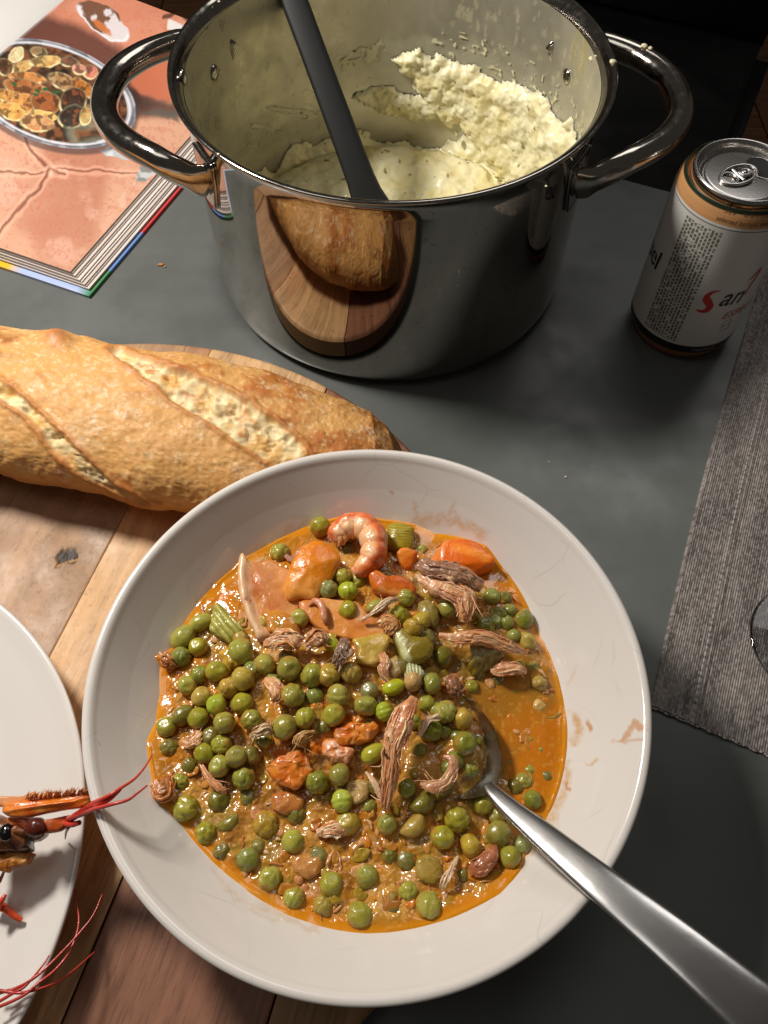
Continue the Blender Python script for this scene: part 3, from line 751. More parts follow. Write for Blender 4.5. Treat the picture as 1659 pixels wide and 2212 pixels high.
# ================================================================== beer can
CC = np.array([189.8, 376.6]); CRD = 33.0; CHT = 115.0
can = thing('beer_can', 'opened white and gold beer can standing right of the pot by the mat', 'can', (CC[0], CC[1], 0))
def cyl_at(px, py, R=CRD):
    d = _rays([(px, py)])[0]; a = d[0] ** 2 + d[1] ** 2; b = -2 * (d[0] * CC[0] + d[1] * CC[1]); c_ = CC @ CC - R * R
    disc = b * b - 4 * a * c_
    if disc < 0: disc = 0
    t = (-b - math.sqrt(disc)) / (2 * a); p = d * t
    return math.atan2(p[1] - CC[1], p[0] - CC[0]), p[2] + CAMH
zl = cyl_at(1612, 504)[1]      ; print('zl', zl)
prof = [(24.5, 1.6), (26.5, .4), (28, .5), (30.2, 4.5), (32.4, 8.5), (33, 11.5), (33, zl + 1), (32.6, zl + 4), (31.6, zl + 7.5), (29.8, zl + 11.5), (27.6, 108.0), (26.4, 109.8), (26.2, 111.2)]
prof = resample(prof, .5); segc = 900
V, F = lathe(prof, segc)
TH = np.arctan2(V[:, 1], V[:, 0]); Z = V[:, 2]
white = lin((214, 211, 206)); gold = lin((200, 148, 98)); blk = lin((24, 25, 24))
col = np.broadcast_to(white, (len(V), 3)).copy()
col[Z > zl + 2.4] = gold; col[(Z > zl) & (Z < zl + .8)] = blk; col[Z > 109.9] = lin((30, 44, 30))
col[Z < 15.5] = blk; col[Z < 9.5] = lin((170, 112, 56)); 
tA, _ = cyl_at(1447, 555); tB, _ = cyl_at(1543, 546)
t0 = min(tA, tB); t1 = max(tA, tB)
k = (TH - t0) / (t1 - t0) * 11; ln = np.floor(k); fr_ = k - ln
inb = (TH > t0) & (TH < t1) & (Z < zl - 2.5) & (Z > 17.5) & (fr_ > .28)
cell = _hash((ln * 1).astype(int), np.floor(Z / .9).astype(int), np.zeros(len(Z), int), 4)
word = _hash((ln * 1).astype(int), np.floor(Z / 2.6 + ln * .37).astype(int), np.zeros(len(Z), int), 9)
gap = np.mod(Z / 2.6 + ln * .37, 1) < .18
ink = inb & ~gap & (cell > .12)
col[ink] = lin((112, 110, 96))
for ii in range(3):
    pass
ring = ((TH - cyl_at(1562, 702)[0]) * 33, Z - cyl_at(1562, 702)[1])
part('body', V, F, [material('can_print', attr=True, rough=.32, metal=.12, spec=.5, bump=[(300, .02)])], can, col=col)
m_alu = material('aluminium', (190, 186, 182), rough=.25, metal=1.0, bump=[(200, .02)])
part('lid', *lathe([(26.2, 110.8), (26.8, 112), (27, 113.6), (26.6, 115), (25.6, 115.4), (24.7, 114.8), (24.2, 112.6), (23.6, 109.6), (22.8, 109.0), (21.8, 109.8), (21.2, 111.1), (19, 111.4), (0, 111.4)], 128), m_alu, can)
# opening, tab and rivet: the tab points from the camera side to the far right
tabdir = np.array([.9, .44]); tabdir /= np.linalg.norm(tabdir); tn = np.array([-tabdir[1], tabdir[0]])
o_c = tabdir * 12.3
a = np.linspace(0, 2 * math.pi, 40, endpoint=False)
E2 = np.array([o_c + tabdir * 7.5 * math.cos(x) + tn * 9.5 * math.sin(x) for x in a])
m_hole = material('can_hole_shade', (10, 10, 10), rough=.6)  # flat black disc colours in the shade inside the can
part('opening', np.vstack([np.c_[E2, np.full(40, 111.55)], [[o_c[0], o_c[1], 111.5]]]), [[i, (i + 1) % 40, 40] for i in range(40)], m_hole, can)
items = [tube(np.c_[E2, np.full(40, 111.6)][list(range(40)) + [0]], .45, 8, caps=False)]
part('opening_edge', *items[0], m_alu, can)
tz = 113.0
def tabring(cx, a_, b_, r, z=tz, n=40):
    q = np.array([tabdir * (cx + a_ * math.cos(x)) + tn * b_ * math.sin(x) for x in np.linspace(0, 2 * math.pi, n)])
    return tube(np.c_[q, z + .08 * (q @ tabdir)], r, 8, caps=False)
it = [tabring(-4.0, 10.2, 6.6, 1.0), tabring(-9.3, 3.6, 4.6, .75), tabring(0.6, 2.3, 2.2, .6)]
bar_ = np.array([np.r_[tabdir * -4.2 + tn * y, tz] for y in np.linspace(-6, 6, 8)]); it.append(tube(bar_, 1.0, 8, flat=.6))
bar2 = np.array([np.r_[tabdir * x, tz - .2] for x in np.linspace(-3.5, 4.5, 8)]); it.append(tube(bar2, 3.4, 10, flat=.22))
V, F, c_ = join(it); part('pull_tab', V, F, m_alu, can)
Vi, Fi = ico(2); part('rivet', Vi * [1.9, 1.9, 1.0] + [0, 0, 113.1], Fi, m_alu, can)
# lettering
def text(body, size, mat, th0, z0, name, slant=0.0, rise=0.0, shear=.25, rot=0, bold=0.0, R=CRD + .12, narrow=1.0):
    cu = bpy.data.curves.new(name, 'FONT'); cu.body = body; cu.size = size; cu.shear = shear; cu.offset = bold
    cu.resolution_u = 4
    o = bpy.data.objects.new(name, cu); COL.objects.link(o)
    bpy.context.view_layer.update()
    me = bpy.data.meshes.new_from_object(o.evaluated_get(bpy.context.evaluated_depsgraph_get()))
    bpy.data.objects.remove(o); bpy.data.curves.remove(cu)
    n = len(me.vertices); co = np.zeros(n * 3); me.vertices.foreach_get('co', co); co = co.reshape(-1, 3)
    x, y = co[:, 0] * narrow, co[:, 1]
    if rot: cr_, sr_ = math.cos(rot), math.sin(rot); x, y = x * cr_ - y * sr_, x * sr_ + y * cr_
    y = y + x * rise
    t = th0 + x / CRD
    Rz = np.interp(z0 + y, [p_[1] for p_ in prof], [p_[0] for p_ in prof]) + .12
    V = np.stack([Rz * np.cos(t), Rz * np.sin(t), z0 + y], 1) * MM
    me.vertices.foreach_set('co', V.ravel()); me.materials.clear(); me.materials.append(mat); me.update()
    me.name = name; return new_obj(name, me, can)
m_red = material('red_ink', (196, 30, 26), rough=.4); m_ink = material('black_ink', (18, 26, 24), rough=.4); m_rust = material('rust_ink', (176, 74, 52), rough=.4); m_brown = material('brown_ink', (96, 66, 36), rough=.4)
m_grey = material('grey_ink', (150, 144, 140), rough=.4)
a_, b_ = cyl_at(1508, 668)
# the big red initial: a long slanting stroke shape
def stroke(pts, wd, mat, name):
    P_ = catmull([(cyl_at(x, y)) for x, y in pts], 40); w_ = np.interp(np.linspace(0, 1, 40), np.linspace(0, 1, len(wd)), wd)
    P2 = np.stack([P_[:, 0] * CRD, P_[:, 1]], 1); T_ = np.gradient(P2, axis=0); T_ /= np.linalg.norm(T_, axis=1)[:, None]; n_ = np.stack([-T_[:, 1], T_[:, 0]], 1)
    A_ = P2 + n_ * w_[:, None]; B_ = P2 - n_ * w_[:, None]; Q_ = np.vstack([A_, B_]); t_ = Q_[:, 0] / CRD
    R_ = CRD + .14
    V = np.stack([R_ * np.cos(t_), R_ * np.sin(t_), Q_[:, 1]], 1); F = [[i, i + 40, i + 41, i + 1] for i in range(39)]
    return part(name, V, F, mat, can, smooth=False)
stroke([(1558, 628), (1540, 631), (1527, 641), (1531, 652), (1533, 662), (1525, 671), (1512, 672), (1503, 668)], [.15, .8, 1.7, 1.9, 2.0, 1.6, .9, .15], m_red, 'letter')
stroke([(1517, 645), (1522, 652), (1527, 661)], [.3, .8, .3], m_red, 'letter')
a_, b_ = cyl_at(1549, 661); text('an', 19, m_ink, a_, b_, 'letters', rise=.0, shear=.3, bold=.25, narrow=.8)
stroke([(1645, 578), (1632, 600), (1617, 622), (1609, 636)], [.9, .8, .7, .5], m_red, 'letter')
stroke([(1617, 606), (1628, 596), (1640, 582)], [.2, .6, .5], m_red, 'letter')
a_, b_ = cyl_at(1556, 690); text('ESPECIAL', 7.6, m_rust, a_, b_, 'letters', shear=.3, bold=.05, narrow=1.05)
a_, b_ = cyl_at(1551, 460); text('Brewed with a combination of', 3.5, m_brown, cyl_at(1560, 455)[0], zl + 8.4, 'letters', shear=.3, narrow=.95)
text('selected barleys, and a rich', 3.5, m_brown, cyl_at(1546, 470)[0], zl + 4.0, 'letters', shear=.3, narrow=.95)
t_, z_ = cyl_at(1408, 545); text('uel', 18, m_ink, t_ - .22, z_ - 3, 'letters', shear=.1, bold=.3, narrow=.9)
t_, z_ = cyl_at(1540, 735); text('TRAPPIST', 3.4, m_grey, t_ - .35, 11.2, 'letters', shear=0, narrow=1.1)
for (px, py, ra, rb) in ((1570, 697, 3.6, 2.0), (1566, 707, 3.4, 2.2)):
    t_, z_ = cyl_at(px, py); aa = np.linspace(0, 2 * math.pi, 30)
    tt = t_ + ra * np.cos(aa) / CRD; P_ = np.stack([(CRD + .1) * np.cos(tt), (CRD + .1) * np.sin(tt), z_ + rb * np.sin(aa)], 1)
    part('recycling_mark', *tube(P_, .18, 6, caps=False), m_grey, can)

# ================================================================== placemat
M0 = np.array([130.0, 124.0]); mv = np.array([262 - 130.0, 436 - 124.0]); mv /= np.linalg.norm(mv)
mb = np.array([182 - 131.0, 101 - 124.0]); mb /= np.linalg.norm(mb); mu = mb
wmat, lmat = 300.0, 430.0
nu, nv = 1100, 430
us = np.linspace(0, 150, nu); vs_ = np.linspace(0, 345, nv)
U_, V_ = np.meshgrid(us, vs_, indexing='ij'); U_ = U_.ravel(); V_ = V_.ravel()
curve = -4.0 * np.sin(np.clip(V_ / 345, 0, 1) * math.pi)            # left edge bows slightly
Q = M0[None] + U_[:, None] * mu[None] + V_[:, None] * mv[None] + (curve * np.exp(-U_ / 60))[:, None] * mu[None]
rib = U_ / 1.15; ph = rib - np.floor(rib); rid = np.floor(rib).astype(int)
ridge = np.sin(ph * math.pi) ** .8
knot = np.sin(V_ / .8 * math.pi + rid * 1.7) * .5 + .5
sl = _hash(rid, np.floor(V_ / 14 + rid * .61).astype(int), rid * 0, 5)
z = 1.2 + ridge * (.35 + .25 * sl) + .10 * knot + .8 * fbm(np.c_[Q, U_ * 0], 70, 2, 9)
z = np.maximum(z, .9)
hem = sstep(24, 22.5, U_); z += hem * .7; z -= .35 * np.exp(-((U_ - 21.5) / .7) ** 2)
z *= sstep(-.2, 1.2, U_); z = np.maximum(z, .05)
stch = (np.abs(U_ - 20.2) < .75) & (np.mod(V_, 3.6) < 2.0)
z[stch] += .3
tone = _hash(rid, np.floor(V_ / 1.6).astype(int), rid * 0, 6)
blk_ = sstep(-.5, .5, fbm(np.c_[U_ * .8, V_ * .18, U_ * 0], 7, 3, 12))
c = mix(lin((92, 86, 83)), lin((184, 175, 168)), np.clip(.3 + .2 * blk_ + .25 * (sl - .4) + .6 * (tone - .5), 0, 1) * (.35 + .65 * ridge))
c[stch] = lin((168, 160, 154))
m_mat = material('woven_cloth', attr=True, rough=.85, spec=.2, bump=[(1500, .15, 3)])
mat_ = thing('placemat', 'grey ribbed woven placemat along the right edge of the table', 'placemat', (M0[0], M0[1], 0))
part('weave', np.c_[Q - M0, z], grid_faces(nu, nv), m_mat, mat_, col=c)
# the part further right, out of the close view, in coarser ribs
U2, V2 = np.meshgrid(np.linspace(149.8, wmat, 200), np.linspace(0, 345, 30), indexing='ij'); U2 = U2.ravel(); V2 = V2.ravel()
part('weave', np.c_[U2[:, None] * mu + V2[:, None] * mv, 1.4 + .3 * np.sin(U2 * 2.7)], grid_faces(200, 30), m_mat, mat_, col=lin((104, 98, 94)))
pth = np.array([mu * u - mv * (.5 + .3 * math.sin(u * .9)) for u in np.linspace(-.5, 150, 260)])
V, F = tube(np.c_[pth, .9 + .35 * np.sin(np.arange(260) * 1.9)], .55 + .18 * np.sin(np.arange(260) * 2.7), 8)
cc = mix(lin((110, 104, 100)), lin((190, 184, 178)), (_hash(np.arange(260), np.arange(260) * 0, np.arange(260) * 0, 3) > .45) * 1.0).repeat(8, 0)
part('fringe_edge', V, F, m_mat, mat_, col=cc)

# ================================================================== drinking glass (foot reaches into view)
m_glass = material('clear_glass', (235, 235, 235), rough=.02, trans=1.0, ior=1.45)
GC = np.array([217.3, 155.5])
gl = thing('wine_glass', 'clear stemmed glass whose round foot stands on the placemat', 'glass', (GC[0], GC[1], 2.6))
part('foot', *lathe([(0, .3), (29, .2), (31.2, .5), (32, 1.2), (31.6, 2.0), (30, 2.3), (20, 3.0), (8, 5), (4.5, 8)], 96), m_glass, gl)
part('stem', *lathe([(4.5, 8), (3.6, 20), (3.4, 50), (3.8, 68), (7, 76)], 40), m_glass, gl)
part('cup', *lathe([(7, 76), (20, 82), (32, 98), (37, 120), (35, 150), (31, 168), (30.6, 168.4), (30.2, 168), (34.2, 150), (36.2, 120), (31.2, 99), (19, 83.5), (0, 78.5)], 96), m_glass, gl)
# ================================================================== left plate
PLC = np.array([-257.0, 46.0]); PLR = 136.8
m_china = material('plate_glaze', (224, 218, 212), rough=.12, spec=.55, coat=.3, rough_var=(40, .08, .2), bump=[(20, .08, 2)])
plate = tag(part('plate', *lathe([(0, 18.3), (80, 18.3), (82, 19.5), (100, 24), (125, 32.5), (134.8, 37.4), (136.4, 38.3), (136.8, 39.3), (136.2, 40.1), (135.0, 40.2), (133.2, 39.4), (128, 36.8), (104, 28.5), (84, 23.6), (70, 22.2), (0, 21.8)], 256, step=3), m_china, None, loc=(PLC[0], PLC[1], 0)),
            'white coupe plate at the left edge holding the cooked prawn head', 'plate')

# ================================================================== bowl
BWC = np.array([-6.3, 112.2])
in_prof = [(114.0, 70.4), (112.6, 71.0), (111.2, 70.7), (110.0, 69.6), (108.8, 67.8), (100, 57.2), (89, 45.0), (78, 36.5), (64, 30.4), (40, 26.6), (0, 25.4)]
out_prof = [(0, 19.4), (40, 19.4), (43, 18.2), (46, 18.2), (47, 20), (50, 22.5), (70, 29.5), (85, 38), (100, 52), (110, 63.5), (113.4, 67.6), (114.2, 69.4), (114.0, 70.4)]
def wall_z(r):
    pr_ = np.array(in_prof)[::-1]; return np.interp(r, pr_[:, 0], pr_[:, 1])
pr_ = np.vstack([resample(out_prof, 3), resample(in_prof, .55)[1:]])
V, F = lathe(pr_, 720)
Pw = V + np.array([BWC[0], BWC[1], 0]); pp = proj(Pw); r_ = np.hypot(V[:, 0], V[:, 1])
inner = (np.arange(len(V)) % len(pr_)) >= len(resample(out_prof, 3))
c = np.broadcast_to(lin((222, 215, 208)), (len(V), 3)).copy()
wq = pp + np.stack([fbm(Pw, 3.5, 4, 401), fbm(Pw, 3.5, 4, 402)], 1) * 9
# thin dried film just outside the sauce and splashes
st = np.zeros(len(V))
for pts, wd, amt in [([(690, 1122), (640, 1140), (560, 1190), (470, 1255), (425, 1300)], 10, .4), ([(900, 1128), (960, 1122), (1010, 1135), (1050, 1160)], 15, .62), ([(893, 1085), (900, 1118)], 5, .5), ([(975, 1108), (985, 1088)], 6, .55),
                     ([(1243, 1545), (1248, 1575), (1240, 1600)], 13, .85), ([(1222, 1650), (1226, 1680), (1212, 1720), (1190, 1770), (1180, 1800)], 13, .7), ([(1130, 1868), (1100, 1895), (1050, 1935), (1000, 1965), (930, 1990)], 9, .5),
                     ([(1268, 1646), (1282, 1646)], 4, .8), ([(1318, 1604), (1345, 1598)], 4, .7), ([(680, 2010), (620, 1985), (560, 1955)], 8, .35), ([(455, 1880), (520, 1950), (600, 1992)], 7, .3), ([(1230, 1480), (1240, 1440)], 5, .35), ([(1138, 1858), (1150, 1840)], 5, .6)]:
    st = np.maximum(st, sstep(wd * 1.3, wd * .1, linedist(wq, pts)) * amt * .85 * (.55 + .45 * sstep(-.3, .3, fbm(Pw, 1.4, 3, 403))))
c = mix(c, lin((204, 148, 66)), st * inner)
sm = np.zeros(len(V))
for pts, wd, amt in [([(1345, 1600), (1360, 1580), (1372, 1560), (1390, 1572)], 8, .8), ([(1352, 1600), (1385, 1598)], 5, .6), ([(1274, 1565), (1276, 1578)], 7, .95), ([(1226, 1694), (1230, 1704)], 6, .95), ([(843, 1061), (844, 1065)], 6, .7), ([(216, 1603), (219, 1606)], 4.5, .8), ([(295, 1950), (296, 1952)], 3, .7)]:
    sm = np.maximum(sm, sstep(wd, wd * .35, linedist(wq, pts)) * amt)
c = mix(c, lin((200, 136, 78)), sm * inner * .85)
m_bowl = material('bowl_glaze', attr=True, rough=.13, spec=.55, coat=.35, rough_var=(60, .09, .22), bump=[(22, .1, 2)])
# crazing: fine hairlines in the glaze
nt = m_bowl.node_tree; N = nt.nodes; tcn = N.new('ShaderNodeTexCoord'); ns = N.new('ShaderNodeTexNoise'); ns.inputs['Scale'].default_value = 30
vm = N.new('ShaderNodeVectorMath'); vm.operation = 'MULTIPLY_ADD'; vm.inputs[1].default_value = (.012, .012, .012)
nt.links.new(tcn.outputs['Object'], ns.inputs['Vector']); nt.links.new(ns.outputs['Color'], vm.inputs[0]); nt.links.new(tcn.outputs['Object'], vm.inputs[2])
vo = N.new('ShaderNodeTexVoronoi'); vo.feature = 'DISTANCE_TO_EDGE'; vo.inputs['Scale'].default_value = 34; nt.links.new(vm.outputs[0], vo.inputs['Vector'])
mr = N.new('ShaderNodeMapRange'); mr.inputs[1].default_value = .0; mr.inputs[2].default_value = .016; mr.inputs[3].default_value = 1; mr.inputs[4].default_value = 0
nt.links.new(vo.outputs['Distance'], mr.inputs[0])
n2_ = N.new('ShaderNodeTexNoise'); n2_.inputs['Scale'].default_value = 42; nt.links.new(tcn.outputs['Object'], n2_.inputs['Vector'])
m2_ = N.new('ShaderNodeMapRange'); m2_.inputs[1].default_value = .52; m2_.inputs[2].default_value = .64; m2_.inputs[4].default_value = .15; nt.links.new(n2_.outputs['Fac'], m2_.inputs[0])
mu_ = N.new('ShaderNodeMath'); mu_.operation = 'MULTIPLY'; nt.links.new(mr.outputs[0], mu_.inputs[0]); nt.links.new(m2_.outputs[0], mu_.inputs[1])
mx = N.new('ShaderNodeMix'); mx.data_type = 'RGBA'; mx.inputs[7].default_value = L4((110, 98, 92))
src = N['Principled BSDF'].inputs['Base Color'].links[0].from_socket
nt.links.new(mu_.outputs[0], mx.inputs[0]); nt.links.new(src, mx.inputs[6]); nt.links.new(mx.outputs[2], N['Principled BSDF'].inputs['Base Color'])
bowl = tag(part('pasta_bowl', V, F, m_bowl, None, loc=(BWC[0], BWC[1], 0), col=c), 'large white pasta bowl full of pea stew, sauce smears on its inner rim', 'bowl')

# ================================================================== the stew's surface
outl = [(345, 1738), (330, 1690), (317, 1600), (336, 1560), (345, 1500), (345, 1440), (335, 1418), (352, 1412), (380, 1395), (395, 1350), (440, 1288), (500, 1230), (520, 1208), (560, 1188), (600, 1166), (650, 1142), (690, 1128), (760, 1112), (830, 1122), (895, 1132), (940, 1152), (1050, 1178), (1085, 1225), (1130, 1290), (1165, 1370), (1195, 1435), (1220, 1530), (1225, 1600), (1212, 1690), (1190, 1750), (1160, 1800), (1138, 1835), (1125, 1880), (1080, 1930), (1000, 1972), (900, 2004), (790, 2016), (700, 2003), (600, 1965), (520, 1912), (450, 1850), (400, 1792), (362, 1750)]
ol = []
for (px, py) in outl:
    z = 45.0
    for _ in range(12):
        p_ = at(px, py, z); r = math.hypot(p_[0] - BWC[0], p_[1] - BWC[1]); z = .5 * z + .5 * float(wall_z(min(r, 108)))
    ol.append((math.atan2(p_[1] - BWC[1], p_[0] - BWC[0]), r, z))
ol.sort(); oa = np.array(ol)
oa = np.vstack([oa[-1:] - [2 * math.pi, 0, 0], oa, oa[:1] + [2 * math.pi, 0, 0]])
def surf_parts(P):
    P = np.atleast_2d(P); d = P[:, :2] - BWC; r = np.hypot(d[:, 0], d[:, 1]); a = np.arctan2(d[:, 1], d[:, 0])
    er = np.interp(a, oa[:, 0], oa[:, 1]); ez = np.interp(a, oa[:, 0], oa[:, 2])
    t = sstep(.86, 1.0, r / er); level = 45.0 * (1 - t) + ez * t
    pr = proj(np.c_[P[:, :2], np.full(len(P), 48.0)])
    g = lambda cx, cy, sx, sy: np.exp(-((pr[:, 0] - cx) / sx) ** 2 - ((pr[:, 1] - cy) / sy) ** 2)
    mound = 8.5 * g(640, 1520, 240, 170) + 6.0 * g(880, 1400, 210, 150) + 3.5 * g(700, 1280, 190, 90) + 4.0 * g(880, 1620, 90, 140) - 2.5 * g(1120, 1600, 90, 180) + 2.2 * g(985, 1600, 50, 70) + 4.6 * g(1012, 1612, 27, 60)
    mound = np.maximum(mound, -1.0) * sstep(1.0, .86, r / er)
    return level, mound, r / er, pr
def surf(px, py):
    z = 48.0
    for _ in range(8):
        p_ = at(px, py, z); l, m_, _r, _p = surf_parts(p_[None]); z = float(l[0] + m_[0])
    return at(px, py, z)
gx = np.arange(BWC[0] - 100, BWC[0] + 100.1, .36); n = len(gx)
GX, GY = np.meshgrid(gx, gx - BWC[0] + BWC[1], indexing='ij'); P = np.stack([GX.ravel(), GY.ravel()], 1)
lv, mo, rr, pr = surf_parts(P)
P3 = np.c_[P, P[:, 0] * 0]
pools = [([(1060, 1400), (1160, 1400), (1225, 1500), (1225, 1650), (1190, 1780), (1110, 1790), (1080, 1650), (1000, 1500)], 1.0), ([(440, 1300), (520, 1205), (525, 1290), (470, 1340)], 1.0), ([(330, 1480), (372, 1470), (388, 1550), (335, 1580)], .9),
         ([(600, 1140), (720, 1110), (720, 1200), (560, 1240)], .8), ([(880, 1110), (1060, 1150), (1130, 1290), (1180, 1420), (1100, 1400), (1040, 1260), (900, 1190)], 1.0)]
smooth_ = np.zeros(len(P))
for pl, a_ in pools: smooth_ = np.maximum(smooth_, sstep(-14, 16, polydist(pr + fbm(P3, 10, 3, 431)[:, None] * 14, pl)) * a_)
edge_band = sstep(.93, .975, rr + fbm(P3, 9, 3, 432) * .015); smooth_ = np.maximum(smooth_, edge_band)
l1 = fbm(P3, 9, 4, 440); l2 = fbm(P3, 3.6, 3, 441); ridg = 1 - np.abs(fbm(P3, 5, 4, 442)) * 2; l3 = fbm(P3, 1.2, 3, 443)
z = lv + mo + (1 - smooth_) * (l1 * 1.9 + l2 * .42 + ridg * .2 + l3 * .05) + smooth_ * (l1 * .12 + l2 * .05)
z = z + .45 * sstep(-.3, .4, fbm(P3, 12, 2, 470)) * np.exp(-((rr - .99) / .008) ** 2)
z = np.where(rr > 1.008, z - (rr - 1.008) * 25, z)
c = mix(lin((188, 126, 40)), lin((202, 148, 62)), sstep(-.4, .5, fbm(P3, 14, 4, 450)))
c = mix(c, lin((160, 102, 40)), sstep(.1, .7, fbm(P3, 8, 4, 451)) * .7)
c = mix(c, lin((212, 132, 28)), sstep(.15, .6, fbm(P3, 11, 4, 452)) * .65)
c = mix(c, lin((216, 172, 126)), sstep(.3, .7, fbm(P3, 4.5, 3, 453)) * .35)
c = mix(c, lin((140, 122, 40)), sstep(.15, .6, fbm(P3, 9, 3, 454)) * .5)
pc = mix(lin((200, 114, 14)), lin((172, 114, 32)), sstep(-.3, .5, fbm(P3, 16, 3, 455)))
pc = mix(pc, lin((132, 98, 34)), sstep(0, .6, fbm(P3, 24, 4, 460)) * .55); pc = mix(pc, lin((210, 150, 66)), sstep(.5, .7, fbm(P3, 1.6, 2, 456)) * .5)
c = mix(c, pc, smooth_ * .9)
c = mix(c, lin((222, 140, 16)), sstep(.93, 1.0, rr) * .85); c = mix(c, lin((228, 168, 50)), sstep(.985, 1.02, rr) * .6)
pulp = np.maximum.reduce([np.exp(-((pr[:, 0] - a) / s_) ** 2 - ((pr[:, 1] - b) / t_) ** 2) for a, b, s_, t_ in ((620, 1650, 60, 36), (760, 1575, 62, 24), (700, 1615, 50, 26), (680, 1520, 26, 30), (745, 1390, 40, 20))])
c = mix(c, lin((216, 112, 22)), sstep(.35, .8, pulp + .3 * fbm(P3, 4, 3, 457)) * .85); z += pulp * 1.6 + pulp * l2 * .8
dark = np.exp(-((pr[:, 0] - 985) / 85) ** 2 - ((pr[:, 1] - 1430) / 70) ** 2); c = mix(c, lin((96, 72, 30)), dark * .45)
m_sauce = material('stew_sauce', attr=True, rough=.11, spec=.55, coat=.5, rough_var=(300, .05, .2), bump=[(420, .1, 3), (1200, .03, 2)])
Vz = np.c_[P, z]; keep = rr < 1.027; F = grid_faces(n, n); fk = F[keep[F].all(1)]; used = np.unique(fk); rm = -np.ones(len(P), int); rm[used] = np.arange(len(used))
sauce = part('stew_sauce', Vz[used] - np.array([BWC[0], BWC[1], 0]), rm[fk], m_sauce, None, loc=(BWC[0], BWC[1], 0), col=np.clip(c, 0, 1)[used])
tag(sauce, 'glossy orange brown stew sauce filling the white bowl', 'sauce', kind='stuff')
Zg = z.reshape(n, n)
def sz(x, y):
    i = int(np.clip((x - gx[0]) / .36, 0, n - 1)); j = int(np.clip((y - (gx[0] - BWC[0] + BWC[1])) / .36, 0, n - 1)); return Zg[i, j]
def on(px, py, lift=0.0):
    """measured point of the stew surface, raised by lift mm"""
    z_ = 48.0
    for _ in range(10):
        p_ = at(px, py, z_); l, m_, _r, _p = surf_parts(p_[None]); z_ = .4 * z_ + .6 * (float(l[0] + m_[0]) + lift)
    return at(px, py, z_)

# ================================================================== peas
def pea_mesh(kind, seed):
    Vi, Fi = ico(4); n1_ = fbm(Vi * 10, 9, 3, seed); n2_ = fbm(Vi * 10, 4.5, 3, seed + 1)
    r = 1 + n1_ * .06
    for q_ in range(7):
        dq = np.random.RandomState(seed * 9 + q_).randn(3); dq /= np.linalg.norm(dq); r = r - .35 * np.maximum(0, Vi @ dq - .86)
    d = Vi[:, 2] * .6 + Vi[:, 0] * .5 - .1
    if kind == 'smooth': r = r + n1_ * .03 - .09 * (seed % 2) * np.exp(-((1 - Vi @ np.array([-.4, .5, .77])) / .05)) - .07 * np.exp(-((1 - Vi @ np.array([.5, .3, .81])) / .03) ** 2) + n2_ * .008
    if kind == 'dimple': r = r - .16 * np.exp(-((1 - Vi @ np.array([.15, -.2, .968])) / .09)) + .04 * np.exp(-((1 - Vi @ np.array([.15, -.2, .968]) - .16) / .05) ** 2)
    if kind == 'wrinkled':
        w = np.abs(fbm(Vi * 10 + seed, 8.0, 2, seed + 3)); r = r - .15 * (1 - sstep(0, .3, w)) * .7 + .05 * w
    if kind == 'creased':
        s_ = Vi[:, 0] * .8 + Vi[:, 1] * .35 + .12 * Vi[:, 2] ** 2; r = r - .10 * np.exp(-((s_ - .12) / .07) ** 2) * (Vi[:, 2] > -.3) - .06 * np.exp(-((s_ + .35) / .06) ** 2)
    V = Vi * r[:, None]
    if kind == 'oval': V = V * np.array([1.22, .88, .88])
    if kind == 'half': V = V * np.array([1.15, .85, np.nan]) if 0 else V * np.array([1.15, .86, 1]); V[:, 2] = np.where(V[:, 2] > 0, V[:, 2] * .45 + n2_ * .05, V[:, 2] * .5)
    if kind == 'bean': V = V * np.array([1.35, .8, .85]); V[:, 1] += .28 * V[:, 0] ** 2
    return V, Fi
def pea_mat(name, c1, c2, c3, sss=.15):
    return material(name, c1, rough=.22, spec=.42, coat=.3, sss=sss, sss_s=.003, sss_r=(1.0, .95, .3), rough_var=(500, .12, .34), bump=[(260, .35, 3), (900, .12, 3)],
                    var=[dict(col=c2, scale=150, lo=.38, hi=.62, amt=.85), dict(col=c3, scale=260, lo=.6, hi=.75, amt=.55)], film=1, rand=dict(h=(.480, .500), s=(.9, 1.02), v=(.86, 1.14)))
PM = {'g': pea_mat('pea_green', (166, 160, 50), (142, 143, 40), (196, 184, 92)), 'd': pea_mat('pea_deep_green', (138, 140, 48), (116, 124, 42), (164, 160, 78)),
      'y': pea_mat('pea_olive', (184, 158, 48), (166, 144, 42), (192, 168, 82)), 'b': pea_mat('pea_beige', (206, 172, 92), (190, 158, 80), (220, 196, 130)),
      'p': pea_mat('pea_pale', (150, 152, 88), (138, 140, 70), (184, 176, 120)), 'l': pea_mat('pea_bright', (168, 182, 30), (150, 166, 26), (190, 196, 80)),
      'm': pea_mat('pea_murky', (128, 118, 42), (112, 108, 36), (160, 128, 60))}
CN = {'g': 'green', 'd': 'deep green', 'y': 'olive yellow', 'b': 'beige', 'p': 'pale green', 'l': 'bright lime', 'm': 'sauce-coated'}
_pm = {}
def pea_me(kind, var, colr):
    k = (kind, var, colr)
    if k not in _pm:
        if (kind, var) not in _pm: _pm[(kind, var)] = pea_mesh(kind, 500 + var * 37)
        V, F = _pm[(kind, var)]; _pm[k] = make_mesh('pea', V * 5.4, F, PM[colr])
    return _pm[k]
KN = {'s': 'smooth', 'w': 'wrinkled', 'i': 'dimple', 'c': 'creased', 'o': 'oval', 'h': 'half', 'n': 'bean'}
KL = {'s': 'smooth round', 'w': 'wrinkled', 'i': 'dimpled', 'c': 'creased', 'o': 'oval', 'h': 'split half', 'n': 'bent bean-shaped'}
